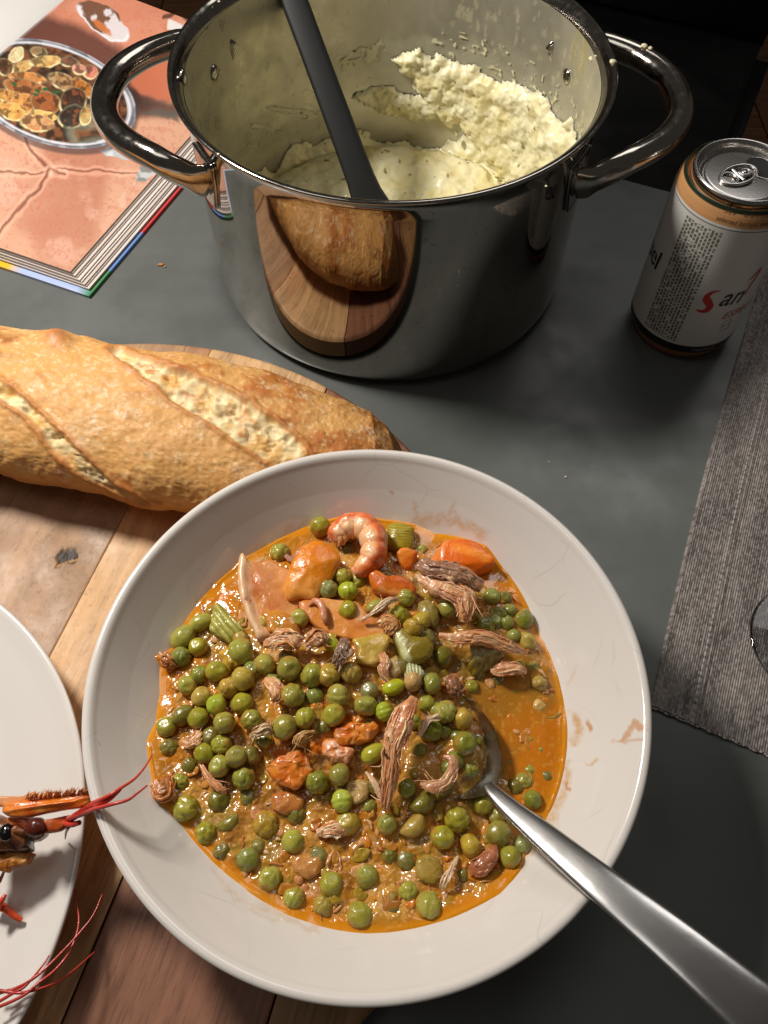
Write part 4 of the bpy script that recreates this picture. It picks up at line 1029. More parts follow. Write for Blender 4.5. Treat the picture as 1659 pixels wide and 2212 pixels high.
# x, y, radius in photo px, lift above the surface in mm, colour, kind
PEAS = """691 1138 22 4 g s|605 1195 22 2 g s|752 1188 17 2 m i|740 1247 21 5 g w|709 1273 21 6 p w|753 1277 22 6 l c|752 1319 23 5 g s|812 1311 20 5 g o|876 1291 22 6 g c|967 1314 22 7 g i|
1062 1290 21 2 d i|1090 1292 18 1 m i|1047 1355 23 2 d s|1076 1330 20 0 d s|1131 1339 23 2 d s|1137 1387 22 1 y s|1163 1478 20 0 y w|1150 1441 15 -2 g s|893 1357 23 9 y w|910 1343 22 7 y o|
648 1335 20 6 g i|606 1352 22 4 y s|434 1345 21 3 g o|396 1376 25 4 g o|391 1419 22 3 d w|428 1398 20 3 g i|521 1407 27 7 g s|518 1380 18 4 y s|468 1451 24 6 g i|432 1457 20 4 d s|
405 1481 22 4 g s|524 1467 27 9 y s|494 1486 22 5 y w|546 1449 22 3 d s|572 1436 24 5 g s|625 1444 26 7 g i|674 1459 25 6 g w|712 1458 24 7 y w|758 1453 24 6 y s|717 1392 19 8 l h|
631 1503 26 7 g w|731 1502 24 7 g c|721 1545 24 7 g s|659 1551 22 6 g c|615 1571 27 8 g s|543 1555 23 8 g s|523 1520 24 6 g i|467 1523 22 7 l s|435 1506 22 5 y s|394 1546 23 4 m o|
429 1552 23 6 g s|485 1562 25 9 g c|360 1570 23 3 g s|479 1609 22 6 g s|511 1635 25 9 g i|543 1631 20 4 m s|474 1655 23 7 g i|441 1627 23 4 g i|527 1681 24 6 d w|366 1616 20 1 m w|
392 1688 21 1 g w|401 1746 28 2 g s|474 1730 24 1 m i|536 1722 22 0 m i|446 1799 24 1 g w|574 1780 27 1 y s|499 1778 24 0 m n|480 1838 20 0 m w|535 1856 25 2 d s|584 1898 27 1 g s|
633 1819 25 0 g s|636 1940 24 1 g c|699 1957 24 0 y w|716 1911 26 2 g i|777 1977 28 1 g s|793 1893 27 1 g s|883 1927 23 0 g w|926 1955 28 1 g s|685 1690 27 5 d w|
734 1673 24 7 g c|739 1730 24 5 l s|807 1628 23 8 g o|751 1779 28 2 y s|835 1780 23 4 g s|898 1785 25 3 y n|916 1736 25 4 m n|879 1704 21 4 d s|961 1697 22 3 m o|984 1642 22 2 d s|
1003 1606 25 4 d i|1000 1553 24 5 y s|963 1538 25 7 g w|930 1577 26 3 d s|960 1582 18 1 d s|934 1477 23 7 d i|893 1473 22 8 b s|850 1485 21 7 l o|830 1537 21 7 l c|921 1519 20 3 g s|
790 1524 25 7 g s|798 1493 21 5 p i|987 1770 28 4 g s|956 1809 26 4 g s|1017 1828 25 3 y s|1077 1800 27 3 g s|1043 1738 25 2 g i|1102 1852 25 2 g i|1072 1764 20 1 g s|1150 1728 22 2 d i|
1142 1665 16 -2 g s|1112 1700 20 -1 m s|1163 1527 18 -2 b s|1138 1552 14 -3 g s|1017 1484 17 0 g i|1093 1346 20 0 d s|1120 1440 16 0 g s|796 1740 18 1 g s|812 1700 20 2 m s|1128 1826 22 1 p s|
1110 1375 18 0 d s|912 1190 14 0 g s|775 1255 20 2 g s|920 1380 24 3 m s|958 1420 26 1 m s|1030 1450 20 0 m s|862 1330 22 4 g s|868 1440 22 3 m s|572 1345 20 3 y i|505 1430 18 3 y w|
590 1475 20 3 d s|680 1505 20 2 d s|650 1600 18 2 d s|570 1600 20 3 d s|800 1575 18 2 m s|700 1570 18 2 m s|455 1590 20 3 m i|410 1655 20 1 m s|985 1590 16 1 d s|940 1710 20 1 d s|
1060 1690 14 0 d s|880 1860 22 -1 m s|840 1850 20 -1 m w|690 1850 24 -1 m s|850 1960 20 -1 m s|560 1830 20 -1 m s|640 1760 22 -1 m s|1000 1890 18 -1 m s|470 1690 18 0 m w|620 1420 18 3 m s|
1015 1660 20 0 d s|968 1660 20 2 d s|905 1620 16 1 d s|945 1535 18 3 d s|1127 1610 14 -3 d s|1030 1600 14 0 d s|893 1560 18 1 d s|1100 1320 18 0 d s|1072 1470 17 -2 m s|1048 1530 15 -3 m s|1108 1500 16 -3 d s|1188 1590 14 -3 m s|1165 1625 15 -3 d s|1098 1650 16 -3 m i|1180 1680 16 -2 m s|1070 1560 14 -3 m s|1128 1690 20 -1 g s|1160 1770 16 -2 m s|1068 1345 20 0 d s|1015 1330 20 1 d s"""
LM = [('curled shrimp', 775, 1170), ('large carrot slice', 998, 1198), ('ribbed celery wedge', 487, 1347), ('wide squid sheet', 575, 1290), ('spoon neck', 1066, 1700), ('dark meat chunk', 980, 1250),
      ('upright meat strip', 860, 1610), ('ring of meat skin', 940, 1652), ('tall orange carrot wedge', 672, 1230), ('cut celery chunk', 1055, 1412), ('orange pulp', 620, 1648), ('clear onion flake', 800, 1405),
      ('crumbled pink meat', 595, 1388), ('pink pointed meat strip', 1060, 1385), ('celery stub', 872, 1395), ('lowest meat sliver', 975, 1880), ('square onion flake', 665, 1865), ('upper left sauce notch', 345, 1420), ('lower sauce edge', 790, 2010), ('right sauce edge', 1222, 1560), ('left sauce edge', 330, 1690)]
plist = []
for rec in PEAS.replace('\n', '').split('|'):
    a = rec.split()
    if a[5] == 's' and len(plist) % 4 == 1: a[5] = 'w'
    if a[5] == 's' and len(plist) % 5 == 2: a[5] = 'i'
    if a[5] == 's' and len(plist) % 7 == 3: a[5] = 'c'
    plist.append([float(a[0]), float(a[1]), float(a[2]), float(a[3]), a[4], a[5]])
info = []
for i, (x, y, r, lf, cc, kk) in enumerate(plist):
    best = min(LM, key=lambda L: math.hypot(L[1] - x, L[2] - y)); dx, dy = x - best[1], y - best[2]
    dr = ('right of' if dx > 0 else 'left of') if abs(dx) > abs(dy) else ('below' if dy > 0 else 'above')
    info.append((best[0], dr, math.hypot(dx, dy)))
ORD = ['nearest', 'second nearest', 'third nearest', 'fourth nearest', 'fifth nearest', 'sixth nearest', 'seventh nearest', 'eighth nearest', 'ninth nearest', 'tenth nearest', 'eleventh nearest', 'twelfth nearest', 'thirteenth nearest', 'fourteenth nearest']
for i, (x, y, r, lf, cc, kk) in enumerate(plist):
    mates = sorted([j for j in range(len(plist)) if info[j][:2] == info[i][:2]], key=lambda j: info[j][2]); k = mates.index(i)
    p_ = on(x, y, lf * .62 - (1.2 if lf < 3 else .2)); p_ = on(x, y, lf * .62 - (1.2 if lf < 3 else .2))
    dist = (CAMH - p_[2]) * 1.0; dep = p_[1] * math.cos(PITCH) + dist * math.sin(PITCH)
    rad = r * dep / FPX
    o = new_obj('pea', pea_me(KN[kk], (i * 7) % 6, cc), None, p_)
    o.scale = [rad / 5.4 * (1 + .05 * NR.randn()) for _ in range(3)]
    e = [NR.uniform(-.5, .5), NR.uniform(-.5, .5), NR.uniform(0, 6.28)]
    if kk in 'on': e = [0, 0, NR.uniform(.2, 1.2)]
    o.rotation_euler = e
    tag(o, '%s %s pea, %s pea %s the %s' % (CN[cc], KL[kk], ORD[min(k, 13)], info[i][1], info[i][0]), 'pea', 'peas in the stew')

# ================================================================== pieces in the stew
def outline(poly, n=72, smooth=True):
    poly = np.asarray(poly, float)
    if smooth:
        m_ = len(poly); P_ = np.vstack([poly[-1:], poly, poly[:2]]); out = []
        for k in range(m_):
            a, b, c_, d = P_[k], P_[k + 1], P_[k + 2], P_[k + 3]
            for t in np.linspace(0, 1, max(2, n // m_), endpoint=False):
                cr_ = 0.5 * ((2 * b) + (-a + c_) * t + (2 * a - 5 * b + 4 * c_ - d) * t * t + (-a + 3 * b - 3 * c_ + d) * t ** 3)
                out.append(.55 * cr_ + .45 * (b + (c_ - b) * t))
        return np.array(out)
    return poly
def pillow(name, poly, lift, thick, mat, label, cat, colfn=None, grad=(0, 0), dome=.0, rnd_=1.2, rough_n=.25, nscale=5.0, seed=0, hfn=None, sub=11, parent=None, group=None):
    """a solid piece with this outline (photo px), its top 'lift' mm above the stew and 'thick' mm deep"""
    ol_ = outline(poly); c2 = ol_.mean(0); ce = on(c2[0], c2[1], 0)
    zt = ce[2] + lift
    W_ = np.array([at(x, y, zt) for x, y in ol_]); cw = at(c2[0], c2[1], zt)
    n_ = len(W_); rings = []
    def zpl(Q): return zt + (Q[:, 0] - cw[0]) * grad[0] + (Q[:, 1] - cw[1]) * grad[1]
    L_ = []
    L_.append((1.0 - .05, -thick)); L_.append((1.0, -thick * .8)); L_.append((1.0 + .0, -rnd_ * 1.2)); 
    size = np.hypot(*(W_[:, :2] - cw[:2]).T).mean()
    for t in (0, .3, .6, 1.0): L_.append((1 - rnd_ / size * (1 - math.cos(t * math.pi / 2)) , -rnd_ * (1 - math.sin(t * math.pi / 2))))
    base_k = 1 - rnd_ / size
    for k in range(1, sub): L_.append((base_k * (1 - k / sub), 0))
    V = []
    for k, dz in L_:
        Q = cw[:2] + (W_[:, :2] - cw[:2]) * k; z_ = zpl(Q) + dz
        if dz == 0: z_ = z_ + dome * (1 - k * k)
        V.append(np.c_[Q, z_])
    V = np.vstack(V); nr_ = len(L_)
    F = []
    for a in range(nr_ - 1):
        for b in range(n_): F.append([a * n_ + b, a * n_ + (b + 1) % n_, (a + 1) * n_ + (b + 1) % n_, (a + 1) * n_ + b])
    V = np.vstack([V, [[cw[0], cw[1], zt + dome]]]); ic = len(V) - 1
    for b in range(n_): F.append([(nr_ - 1) * n_ + b, (nr_ - 1) * n_ + (b + 1) % n_, ic])
    F.append(list(range(n_))[::-1])
    topk = np.r_[np.repeat([1.0 if dz > -rnd_ * 1.3 else .25 for k, dz in L_], n_), 1]
    pq = proj(V)
    V = V + np.stack([fbm(V, nscale, 3, seed + 3), fbm(V, nscale, 3, seed + 4), fbm(V, nscale, 3, seed + 5)], 1) * rough_n * topk[:, None]
    if hfn is not None: V[:, 2] += hfn(pq, V) * topk
    col_ = colfn(pq, V) if colfn is not None else None
    o = part(name, V - ce, F, mat, parent, loc=ce if parent is None else None, col=col_)
    if parent is not None: o.location = ((ce) * MM).tolist() if parent.parent is None and parent.location.length == 0 else (Vector((ce * MM).tolist()) - parent.location)
    if label: tag(o, label, cat, group)
    return o
m_wet = material('wet_food', attr=True, rough=.3, spec=.42, coat=.18, sss=.1, sss_s=.003, sss_r=(1, .6, .3), rough_var=(350, .12, .36), bump=[(380, .3, 4), (1300, .08, 3)])
m_fib = material('meat_fibre', attr=True, rough=.3, spec=.5, coat=.25, sss=.2, sss_s=.003, sss_r=(1, .5, .35), bump=[(700, .2, 4)])
def cf(c1, c2, c3=None, s=9, seed=0, am=.8):
    def f(pq, V):
        c = mix(lin(c1), lin(c2), sstep(-.4, .5, fbm(V, s, 3, seed)))
        if c3: c = mix(c, lin(c3), sstep(.15, .65, fbm(V, s * .6, 3, seed + 1)) * am)
        return np.clip(c, 0, 1)
    return f
# carrots
CG = 'carrot pieces in the stew'
def edge_face(c_in, c_edge, poly, wd=9):
    def f(pq, V):
        d = polydist(pq, outline(poly)); c = mix(lin(c_edge), lin(c_in), sstep(0, wd, d)); return np.clip(c * (1 + .12 * fbm(V, 4, 3, 5))[:, None], 0, 1)
    return f
P1 = [(930, 1200), (945, 1182), (962, 1167), (992, 1164), (1020, 1169), (1040, 1180), (1056, 1196), (1069, 1208), (1064, 1220), (1045, 1229), (1010, 1234), (975, 1232), (950, 1222), (934, 1210)]
def c1f(pq, V):
    c = mix(lin((224, 104, 18)), lin((240, 140, 44)), sstep(16, 2, linedist(pq, [(985, 1182), (1030, 1194), (1050, 1205)]))); side = sstep(958, 944, pq[:, 0] + .5 * (pq[:, 1] - 1200)); c = mix(c, lin((226, 136, 62)), side * .8)
    return np.clip(c * (1 + .1 * fbm(V, 5, 3, 6))[:, None], 0, 1)
pillow('carrot', P1, 7, 7, m_wet, 'large faceted bright orange carrot slice at the upper right of the stew', 'carrot', c1f, grad=(.1, .12), dome=1.2, group=CG, seed=11, hfn=lambda pq, V: -2.5 * sstep(956, 935, pq[:, 0]) - 2 * sstep(1214, 1232, pq[:, 1]))
pillow('carrot', [(868, 1185), (880, 1184), (902, 1190), (898, 1205), (890, 1222), (876, 1226), (864, 1214), (856, 1196)], 6, 6, m_wet, 'small wedge of carrot between the shrimp and the large carrot slice', 'carrot', cf((222, 110, 26), (234, 138, 50), seed=21), grad=(-.2, .3), dome=.5, group=CG, seed=12)
pillow('carrot', [(795, 1238), (812, 1232), (835, 1244), (862, 1242), (885, 1252), (898, 1268), (894, 1282), (868, 1286), (835, 1282), (805, 1268)], 8, 6, m_wet, 'curved dark orange carrot piece just below the curled shrimp', 'carrot', cf((196, 88, 16), (214, 116, 34), (224, 150, 80), seed=22), grad=(0, .15), dome=1.5, group=CG, seed=13)
def c4f(pq, V):
    c = mix(lin((222, 128, 26)), lin((226, 148, 60)), sstep(1225, 1275, pq[:, 1] - .3 * (pq[:, 0] - 660))); c = mix(c, lin((210, 100, 26)), sstep(.3, .8, fbm(V, 7, 3, 33)) * .4); c = mix(c, lin((236, 172, 90)), sstep(.25, .6, fbm(V * [1, 1, 1], 3, 3, 34)) * .5); return np.clip(c, 0, 1)
pillow('carrot', [(642, 1195), (652, 1180), (675, 1170), (700, 1172), (722, 1186), (736, 1205), (727, 1228), (712, 1252), (694, 1276), (680, 1292), (652, 1287), (622, 1290), (612, 1272), (618, 1245), (626, 1222)], 10, 6, m_wet, 'tall orange carrot wedge left of the shrimp, ragged at its lower end', 'carrot', c4f, grad=(.0, .12), dome=3.2, group=CG, seed=14, rough_n=.4)
# pulpy bits
for k, (poly, lb) in enumerate([([(575, 1660), (600, 1632), (640, 1622), (668, 1640), (672, 1668), (640, 1700), (600, 1690)], 'orange carrot pulp smeared left of the upright meat strip'),
                                ([(720, 1580), (745, 1562), (790, 1560), (812, 1552), (820, 1572), (800, 1596), (760, 1606), (730, 1604)], 'orange carrot pulp with a charred speck near the middle of the bowl'),
                                ([(700, 1600), (735, 1598), (765, 1622), (748, 1650), (716, 1648), (700, 1625)], 'pale pink orange flake below the charred carrot pulp')]):
    pillow('carrot_pulp' if k < 2 else 'flake', poly, 4.5, 5, m_wet, lb, 'carrot' if k < 2 else 'flake', cf((206, 104, 24), (222, 132, 42), (214, 150, 96), s=5, seed=41 + k) if k < 2 else cf((216, 150, 108), (222, 132, 66), (232, 190, 160), s=6, seed=46), dome=1.2, rough_n=1.1, nscale=3.2, seed=15 + k)
# squid
SG = 'squid pieces in the stew'
def sqf(pq, V):
    c = mix(lin((214, 146, 82)), lin((190, 106, 44)), sstep(-.3, .5, fbm(V, 10, 3, 51)))
    e = sstep(28, 8, linedist(pq, [(525, 1200), (518, 1240), (524, 1290), (540, 1340), (560, 1375)])); c = mix(c, lin((230, 188, 146)), e * .9)
    c = mix(c, lin((190, 112, 66)), np.exp(-((pq[:, 0] - 570) / 26) ** 2 - ((pq[:, 1] - 1240) / 26) ** 2) * .6)
    c = mix(c, lin((150, 50, 30)), sstep(6, 2, linedist(pq, [(533, 1301), (541, 1299)])) * .8); return np.clip(c, 0, 1)
def sqh(pq, V): return 2.6 * np.exp(-(linedist(pq, [(526, 1205), (521, 1240), (527, 1290), (543, 1340), (562, 1372)]) / 11) ** 2)
pillow('squid', [(524, 1198), (534, 1210), (552, 1214), (585, 1210), (612, 1225), (640, 1240), (650, 1280), (645, 1320), (620, 1350), (596, 1368), (560, 1384), (546, 1362), (530, 1325), (518, 1285), (513, 1240), (515, 1212)], 5.5, 4, m_wet, 'wide pinkish squid sheet with a rolled left edge at the upper left', 'squid', sqf, grad=(-.02, .02), dome=.8, group=SG, seed=16, hfn=sqh, rough_n=.35)
pillow('squid', [(645, 1298), (690, 1290), (735, 1296), (775, 1300), (800, 1330), (838, 1345), (850, 1368), (820, 1392), (780, 1385), (740, 1378), (700, 1362), (668, 1340), (650, 1320)], 3.2, 4, m_wet, 'flat cream orange squid sheet under the peas in the upper middle', 'squid', cf((216, 138, 58), (200, 116, 44), (222, 164, 104), seed=52), dome=.6, group=SG, seed=17, rough_n=.3)
def tubelet(name, pts, lifts, rads, mat, label, cat, colfn, flat=1.0, seg=16, n=50, group=None, noise=.25, seed=0, upv=(0, 0, 1)):
    P_ = np.array([on(x, y, l) for (x, y), l in zip(pts, lifts)]); ce = P_.mean(0)
    C_ = catmull(P_, n); r = np.interp(np.linspace(0, 1, n), np.linspace(0, 1, len(rads)), rads)
    V, F = tube(C_, r, seg, flat=flat, up=upv); V = V + np.stack([fbm(V, 3, 3, seed), fbm(V, 3, 3, seed + 1), fbm(V, 3, 3, seed + 2)], 1) * noise
    o = part(name, V - ce, F, mat, None, loc=ce, col=colfn(proj(V), V)); tag(o, label, cat, group); return o
tubelet('squid', [(668, 1308), (678, 1298), (690, 1302), (698, 1318), (702, 1338), (706, 1352)], [5, 7, 8, 8, 7, 5], [.8, 1.4, 1.6, 1.6, 1.5, .8], m_wet, 'thin curled pink squid strip lying on the flat squid sheet', 'squid', cf((206, 140, 104), (188, 118, 84), seed=53), group=SG, flat=.6)
tubelet('squid', [(612, 1196), (632, 1208), (650, 1190), (664, 1176)], [1, 4, 6, 5], [1.0, 1.7, 1.8, 1.0], m_wet, 'narrow greyish squid strip left of the tall carrot wedge', 'squid', cf((176, 128, 104), (160, 116, 100), seed=54), group=SG, flat=.5)
# shrimp
sp = [(728, 1172), (734, 1150), (754, 1137), (780, 1136), (801, 1152), (809, 1178), (804, 1204), (788, 1224), (764, 1238)]
Ps = catmull(np.array([on(x, y, l) for (x, y), l in zip(sp, [5, 7, 8, 9, 10, 10, 9, 7, 5])]), 130)
s_ = np.linspace(0, 1, 130); rS = np.interp(s_, [0, .08, .25, .5, .75, .92, 1], [3.0, 5.2, 6.3, 6.6, 6.0, 4.4, 2.4]) * (1 + .10 * np.abs(np.sin(s_ * math.pi * 6.2)) - .05)
V, F = tube(Ps, rS, 40); sidx = np.repeat(s_, 40); cen = on(772, 1186, 0)
outer_ = np.array([0.0] * len(V)); cc0 = on(772, 1190, 5)
rad_out = np.hypot(V[:, 0] - cc0[0], V[:, 1] - cc0[1]); ax_r = np.repeat(np.hypot(Ps[:, 0] - cc0[0], Ps[:, 1] - cc0[1]), 40); t_out = np.clip((rad_out - ax_r) / 5, -1, 1)
grooves = np.abs(np.sin(sidx * math.pi * 6.2)); 
V[:, 2] += fbm(V, 3, 3, 66) * .4
cS = mix(lin((238, 184, 134)), lin((230, 138, 70)), sstep(-.2, .8, t_out + .4 * fbm(V, 6, 3, 60))); cS = mix(cS, lin((222, 84, 26)), sstep(-.1, .6, t_out + .35 * fbm(V, 5, 3, 61)) * .75)
cS = mix(cS, lin((206, 88, 44)), sstep(.28, .05, grooves) * .6); cS = mix(cS, lin((238, 196, 160)), sstep(.1, .6, fbm(V, 5, 3, 62)) * .5)
shr = thing('shrimp', 'peeled pink and orange shrimp curled at the top of the stew', 'shrimp', cen)
part('body', V - cen, F, m_wet, shr, col=np.clip(cS, 0, 1))
for (x, y, x2, y2) in ((735, 1160, 732, 1180), (744, 1158, 742, 1176), (752, 1154, 748, 1168)):
    A_, B_ = on(x, y, 9), on(x2, y2, 5); V, F = tube(catmull([A_, (A_ + B_) / 2 + [.5, 0, 1], B_], 14), np.linspace(1.5, .7, 14), 10); part('swimmeret', V - cen, F, m_wet, shr, col=lin((228, 168, 112)))
# celery
def rib(dx, dy, per, amp):
    L_ = math.hypot(dx, dy)
    return lambda pq, V: amp * np.abs(np.sin((pq[:, 0] * -dy + pq[:, 1] * dx) / L_ / per * math.pi)) ** .6
def celc(c1, c2, dx, dy, per, seed):
    L_ = math.hypot(dx, dy)
    def f(pq, V):
        w = np.abs(np.sin((pq[:, 0] * -dy + pq[:, 1] * dx) / L_ / per * math.pi)); c = mix(lin(c2), lin(c1), sstep(.2, .8, w)); return np.clip(c * (1 + .15 * fbm(V, 6, 3, seed))[:, None], 0, 1)
    return f
CE = 'celery pieces in the stew'
pillow('celery', [(832, 1145), (842, 1130), (868, 1128), (894, 1140), (894, 1158), (892, 1186), (868, 1190), (836, 1182), (830, 1165)], 4, 6, m_wet, 'cut celery stalk with fine ribs touching the shrimp\'s right side', 'celery', celc((166, 146, 40), (140, 120, 26), 1, .1, 6, 71), dome=3.0, group=CE, seed=18, hfn=rib(1, .1, 6, .35))
pillow('celery', [(466, 1300), (478, 1306), (500, 1330), (522, 1352), (528, 1366), (512, 1378), (496, 1388), (470, 1372), (452, 1360), (456, 1334)], 5, 5, m_wet, 'ribbed pale green celery wedge at the upper left edge of the stew', 'celery', celc((176, 168, 84), (136, 130, 40), .62, .78, 13, 72), dome=2.0, group=CE, seed=19, hfn=rib(.62, .78, 13, .9), grad=(.05, 0))
pillow('celery', [(1016, 1392), (1040, 1376), (1068, 1372), (1086, 1392), (1092, 1418), (1078, 1432), (1050, 1440), (1026, 1448), (1012, 1434), (1022, 1415)], 8, 6, m_wet, 'chunky cut celery with a frosty top under the pink pointed meat strip', 'celery', lambda pq, V: mix(lin((170, 160, 112)), lin((140, 116, 30)), sstep(1408, 1422, pq[:, 1] + .35 * (pq[:, 0] - 1050))), dome=.8, group=CE, seed=20, rough_n=.5, nscale=2, hfn=lambda pq, V: -4.5 * sstep(1405, 1440, pq[:, 1] + .35 * (pq[:, 0] - 1050)))
pillow('celery', [(848, 1360), (862, 1352), (890, 1370), (925, 1376), (938, 1395), (930, 1420), (900, 1432), (874, 1428), (858, 1402)], 6, 6, m_wet, 'olive celery stub with a pale glassy left edge beside the olive pea', 'celery', lambda pq, V: mix(lin((196, 196, 140)), lin((138, 118, 36)), sstep(4, 12, linedist(pq, [(855, 1362), (868, 1395), (880, 1424)]))), dome=2.5, group=CE, seed=23, rough_n=.5)
pillow('celery', [(872, 1428), (890, 1430), (908, 1438), (918, 1455), (906, 1470), (878, 1470), (870, 1450)], 4, 4, m_wet, 'small pale celery stalk end just above the beige pea', 'celery', celc((196, 196, 150), (146, 150, 90), .1, 1, 7, 75), dome=1.2, group=CE, seed=24, hfn=rib(.1, 1, 7, .6))
pillow('celery', [(905, 1300), (925, 1294), (944, 1306), (950, 1336), (940, 1352), (918, 1346), (902, 1326)], 6, 5, m_wet, 'murky green celery piece left of the dark meat chunk', 'celery', cf((150, 132, 60), (130, 110, 40), (176, 150, 96), seed=76), dome=2, group=CE, seed=25)
pillow('celery', [(900, 1856), (925, 1844), (950, 1856), (958, 1884), (940, 1908), (910, 1904), (898, 1882)], 1.8, 4, m_wet, 'soft olive celery cube sunk in the sauce near the bottom', 'celery', cf((158, 134, 44), (140, 112, 36), (176, 144, 66), seed=77), dome=.8, group=CE, seed=26)
# onions
m_onion = material('cooked_onion', attr=True, rough=.14, spec=.5, coat=.5, sss=.45, sss_s=.006, sss_r=(1, .7, .35), bump=[(200, .4, 3)])
OG = 'onion flakes in the stew'
for k, (poly, lf, lb, c1_, c2_) in enumerate([([(762, 1382), (790, 1372), (825, 1365), (842, 1378), (832, 1412), (815, 1438), (786, 1434), (766, 1428), (772, 1404)], 6, 'large clear yellow onion flake right of the grey brown meat scrap', (186, 158, 66), (206, 168, 84)),
        ([(838, 1428), (856, 1412), (866, 1436), (870, 1452), (852, 1466), (838, 1456)], 5, 'small cloudy onion flake left of the beige pea', (192, 164, 116), (170, 140, 84)),
        ([(640, 1846), (670, 1840), (698, 1852), (694, 1880), (666, 1900), (636, 1888), (628, 1866)], 1.2, 'clear square onion flake floating in the sauce near the bottom', (186, 120, 52), (200, 140, 76)),
        ([(590, 1716), (625, 1706), (656, 1724), (650, 1752), (616, 1760), (588, 1746)], 2, 'puffy orange onion flake below the orange pulp', (200, 132, 66), (184, 112, 50)),
        ([(470, 1404), (500, 1396), (524, 1404), (508, 1424), (494, 1450), (472, 1452), (480, 1428)], 4, 'golden onion flake right below the ribbed celery wedge', (190, 146, 46), (204, 160, 70)),
        ([(745, 1690), (775, 1682), (800, 1690), (796, 1722), (770, 1736), (748, 1722)], 3, 'translucent onion flake left of the upright meat strip', (178, 146, 84), (196, 160, 100)),
        ([(820, 1935), (850, 1930), (868, 1950), (856, 1972), (826, 1968)], .8, 'faint onion flake under the lower sauce surface', (176, 112, 44), (188, 128, 60)),
        ([(560, 1325), (590, 1316), (640, 1330), (650, 1362), (620, 1372), (580, 1362)], 5.5, 'orange stained onion flake on the lower end of the squid sheet', (206, 140, 50), (190, 120, 50))]):
    pillow('onion', poly, lf, 2.6, m_onion, lb, 'onion', cf(c1_, c2_, s=7, seed=90 + k), dome=1.0, rough_n=.7, nscale=6, seed=30 + k, group=OG)
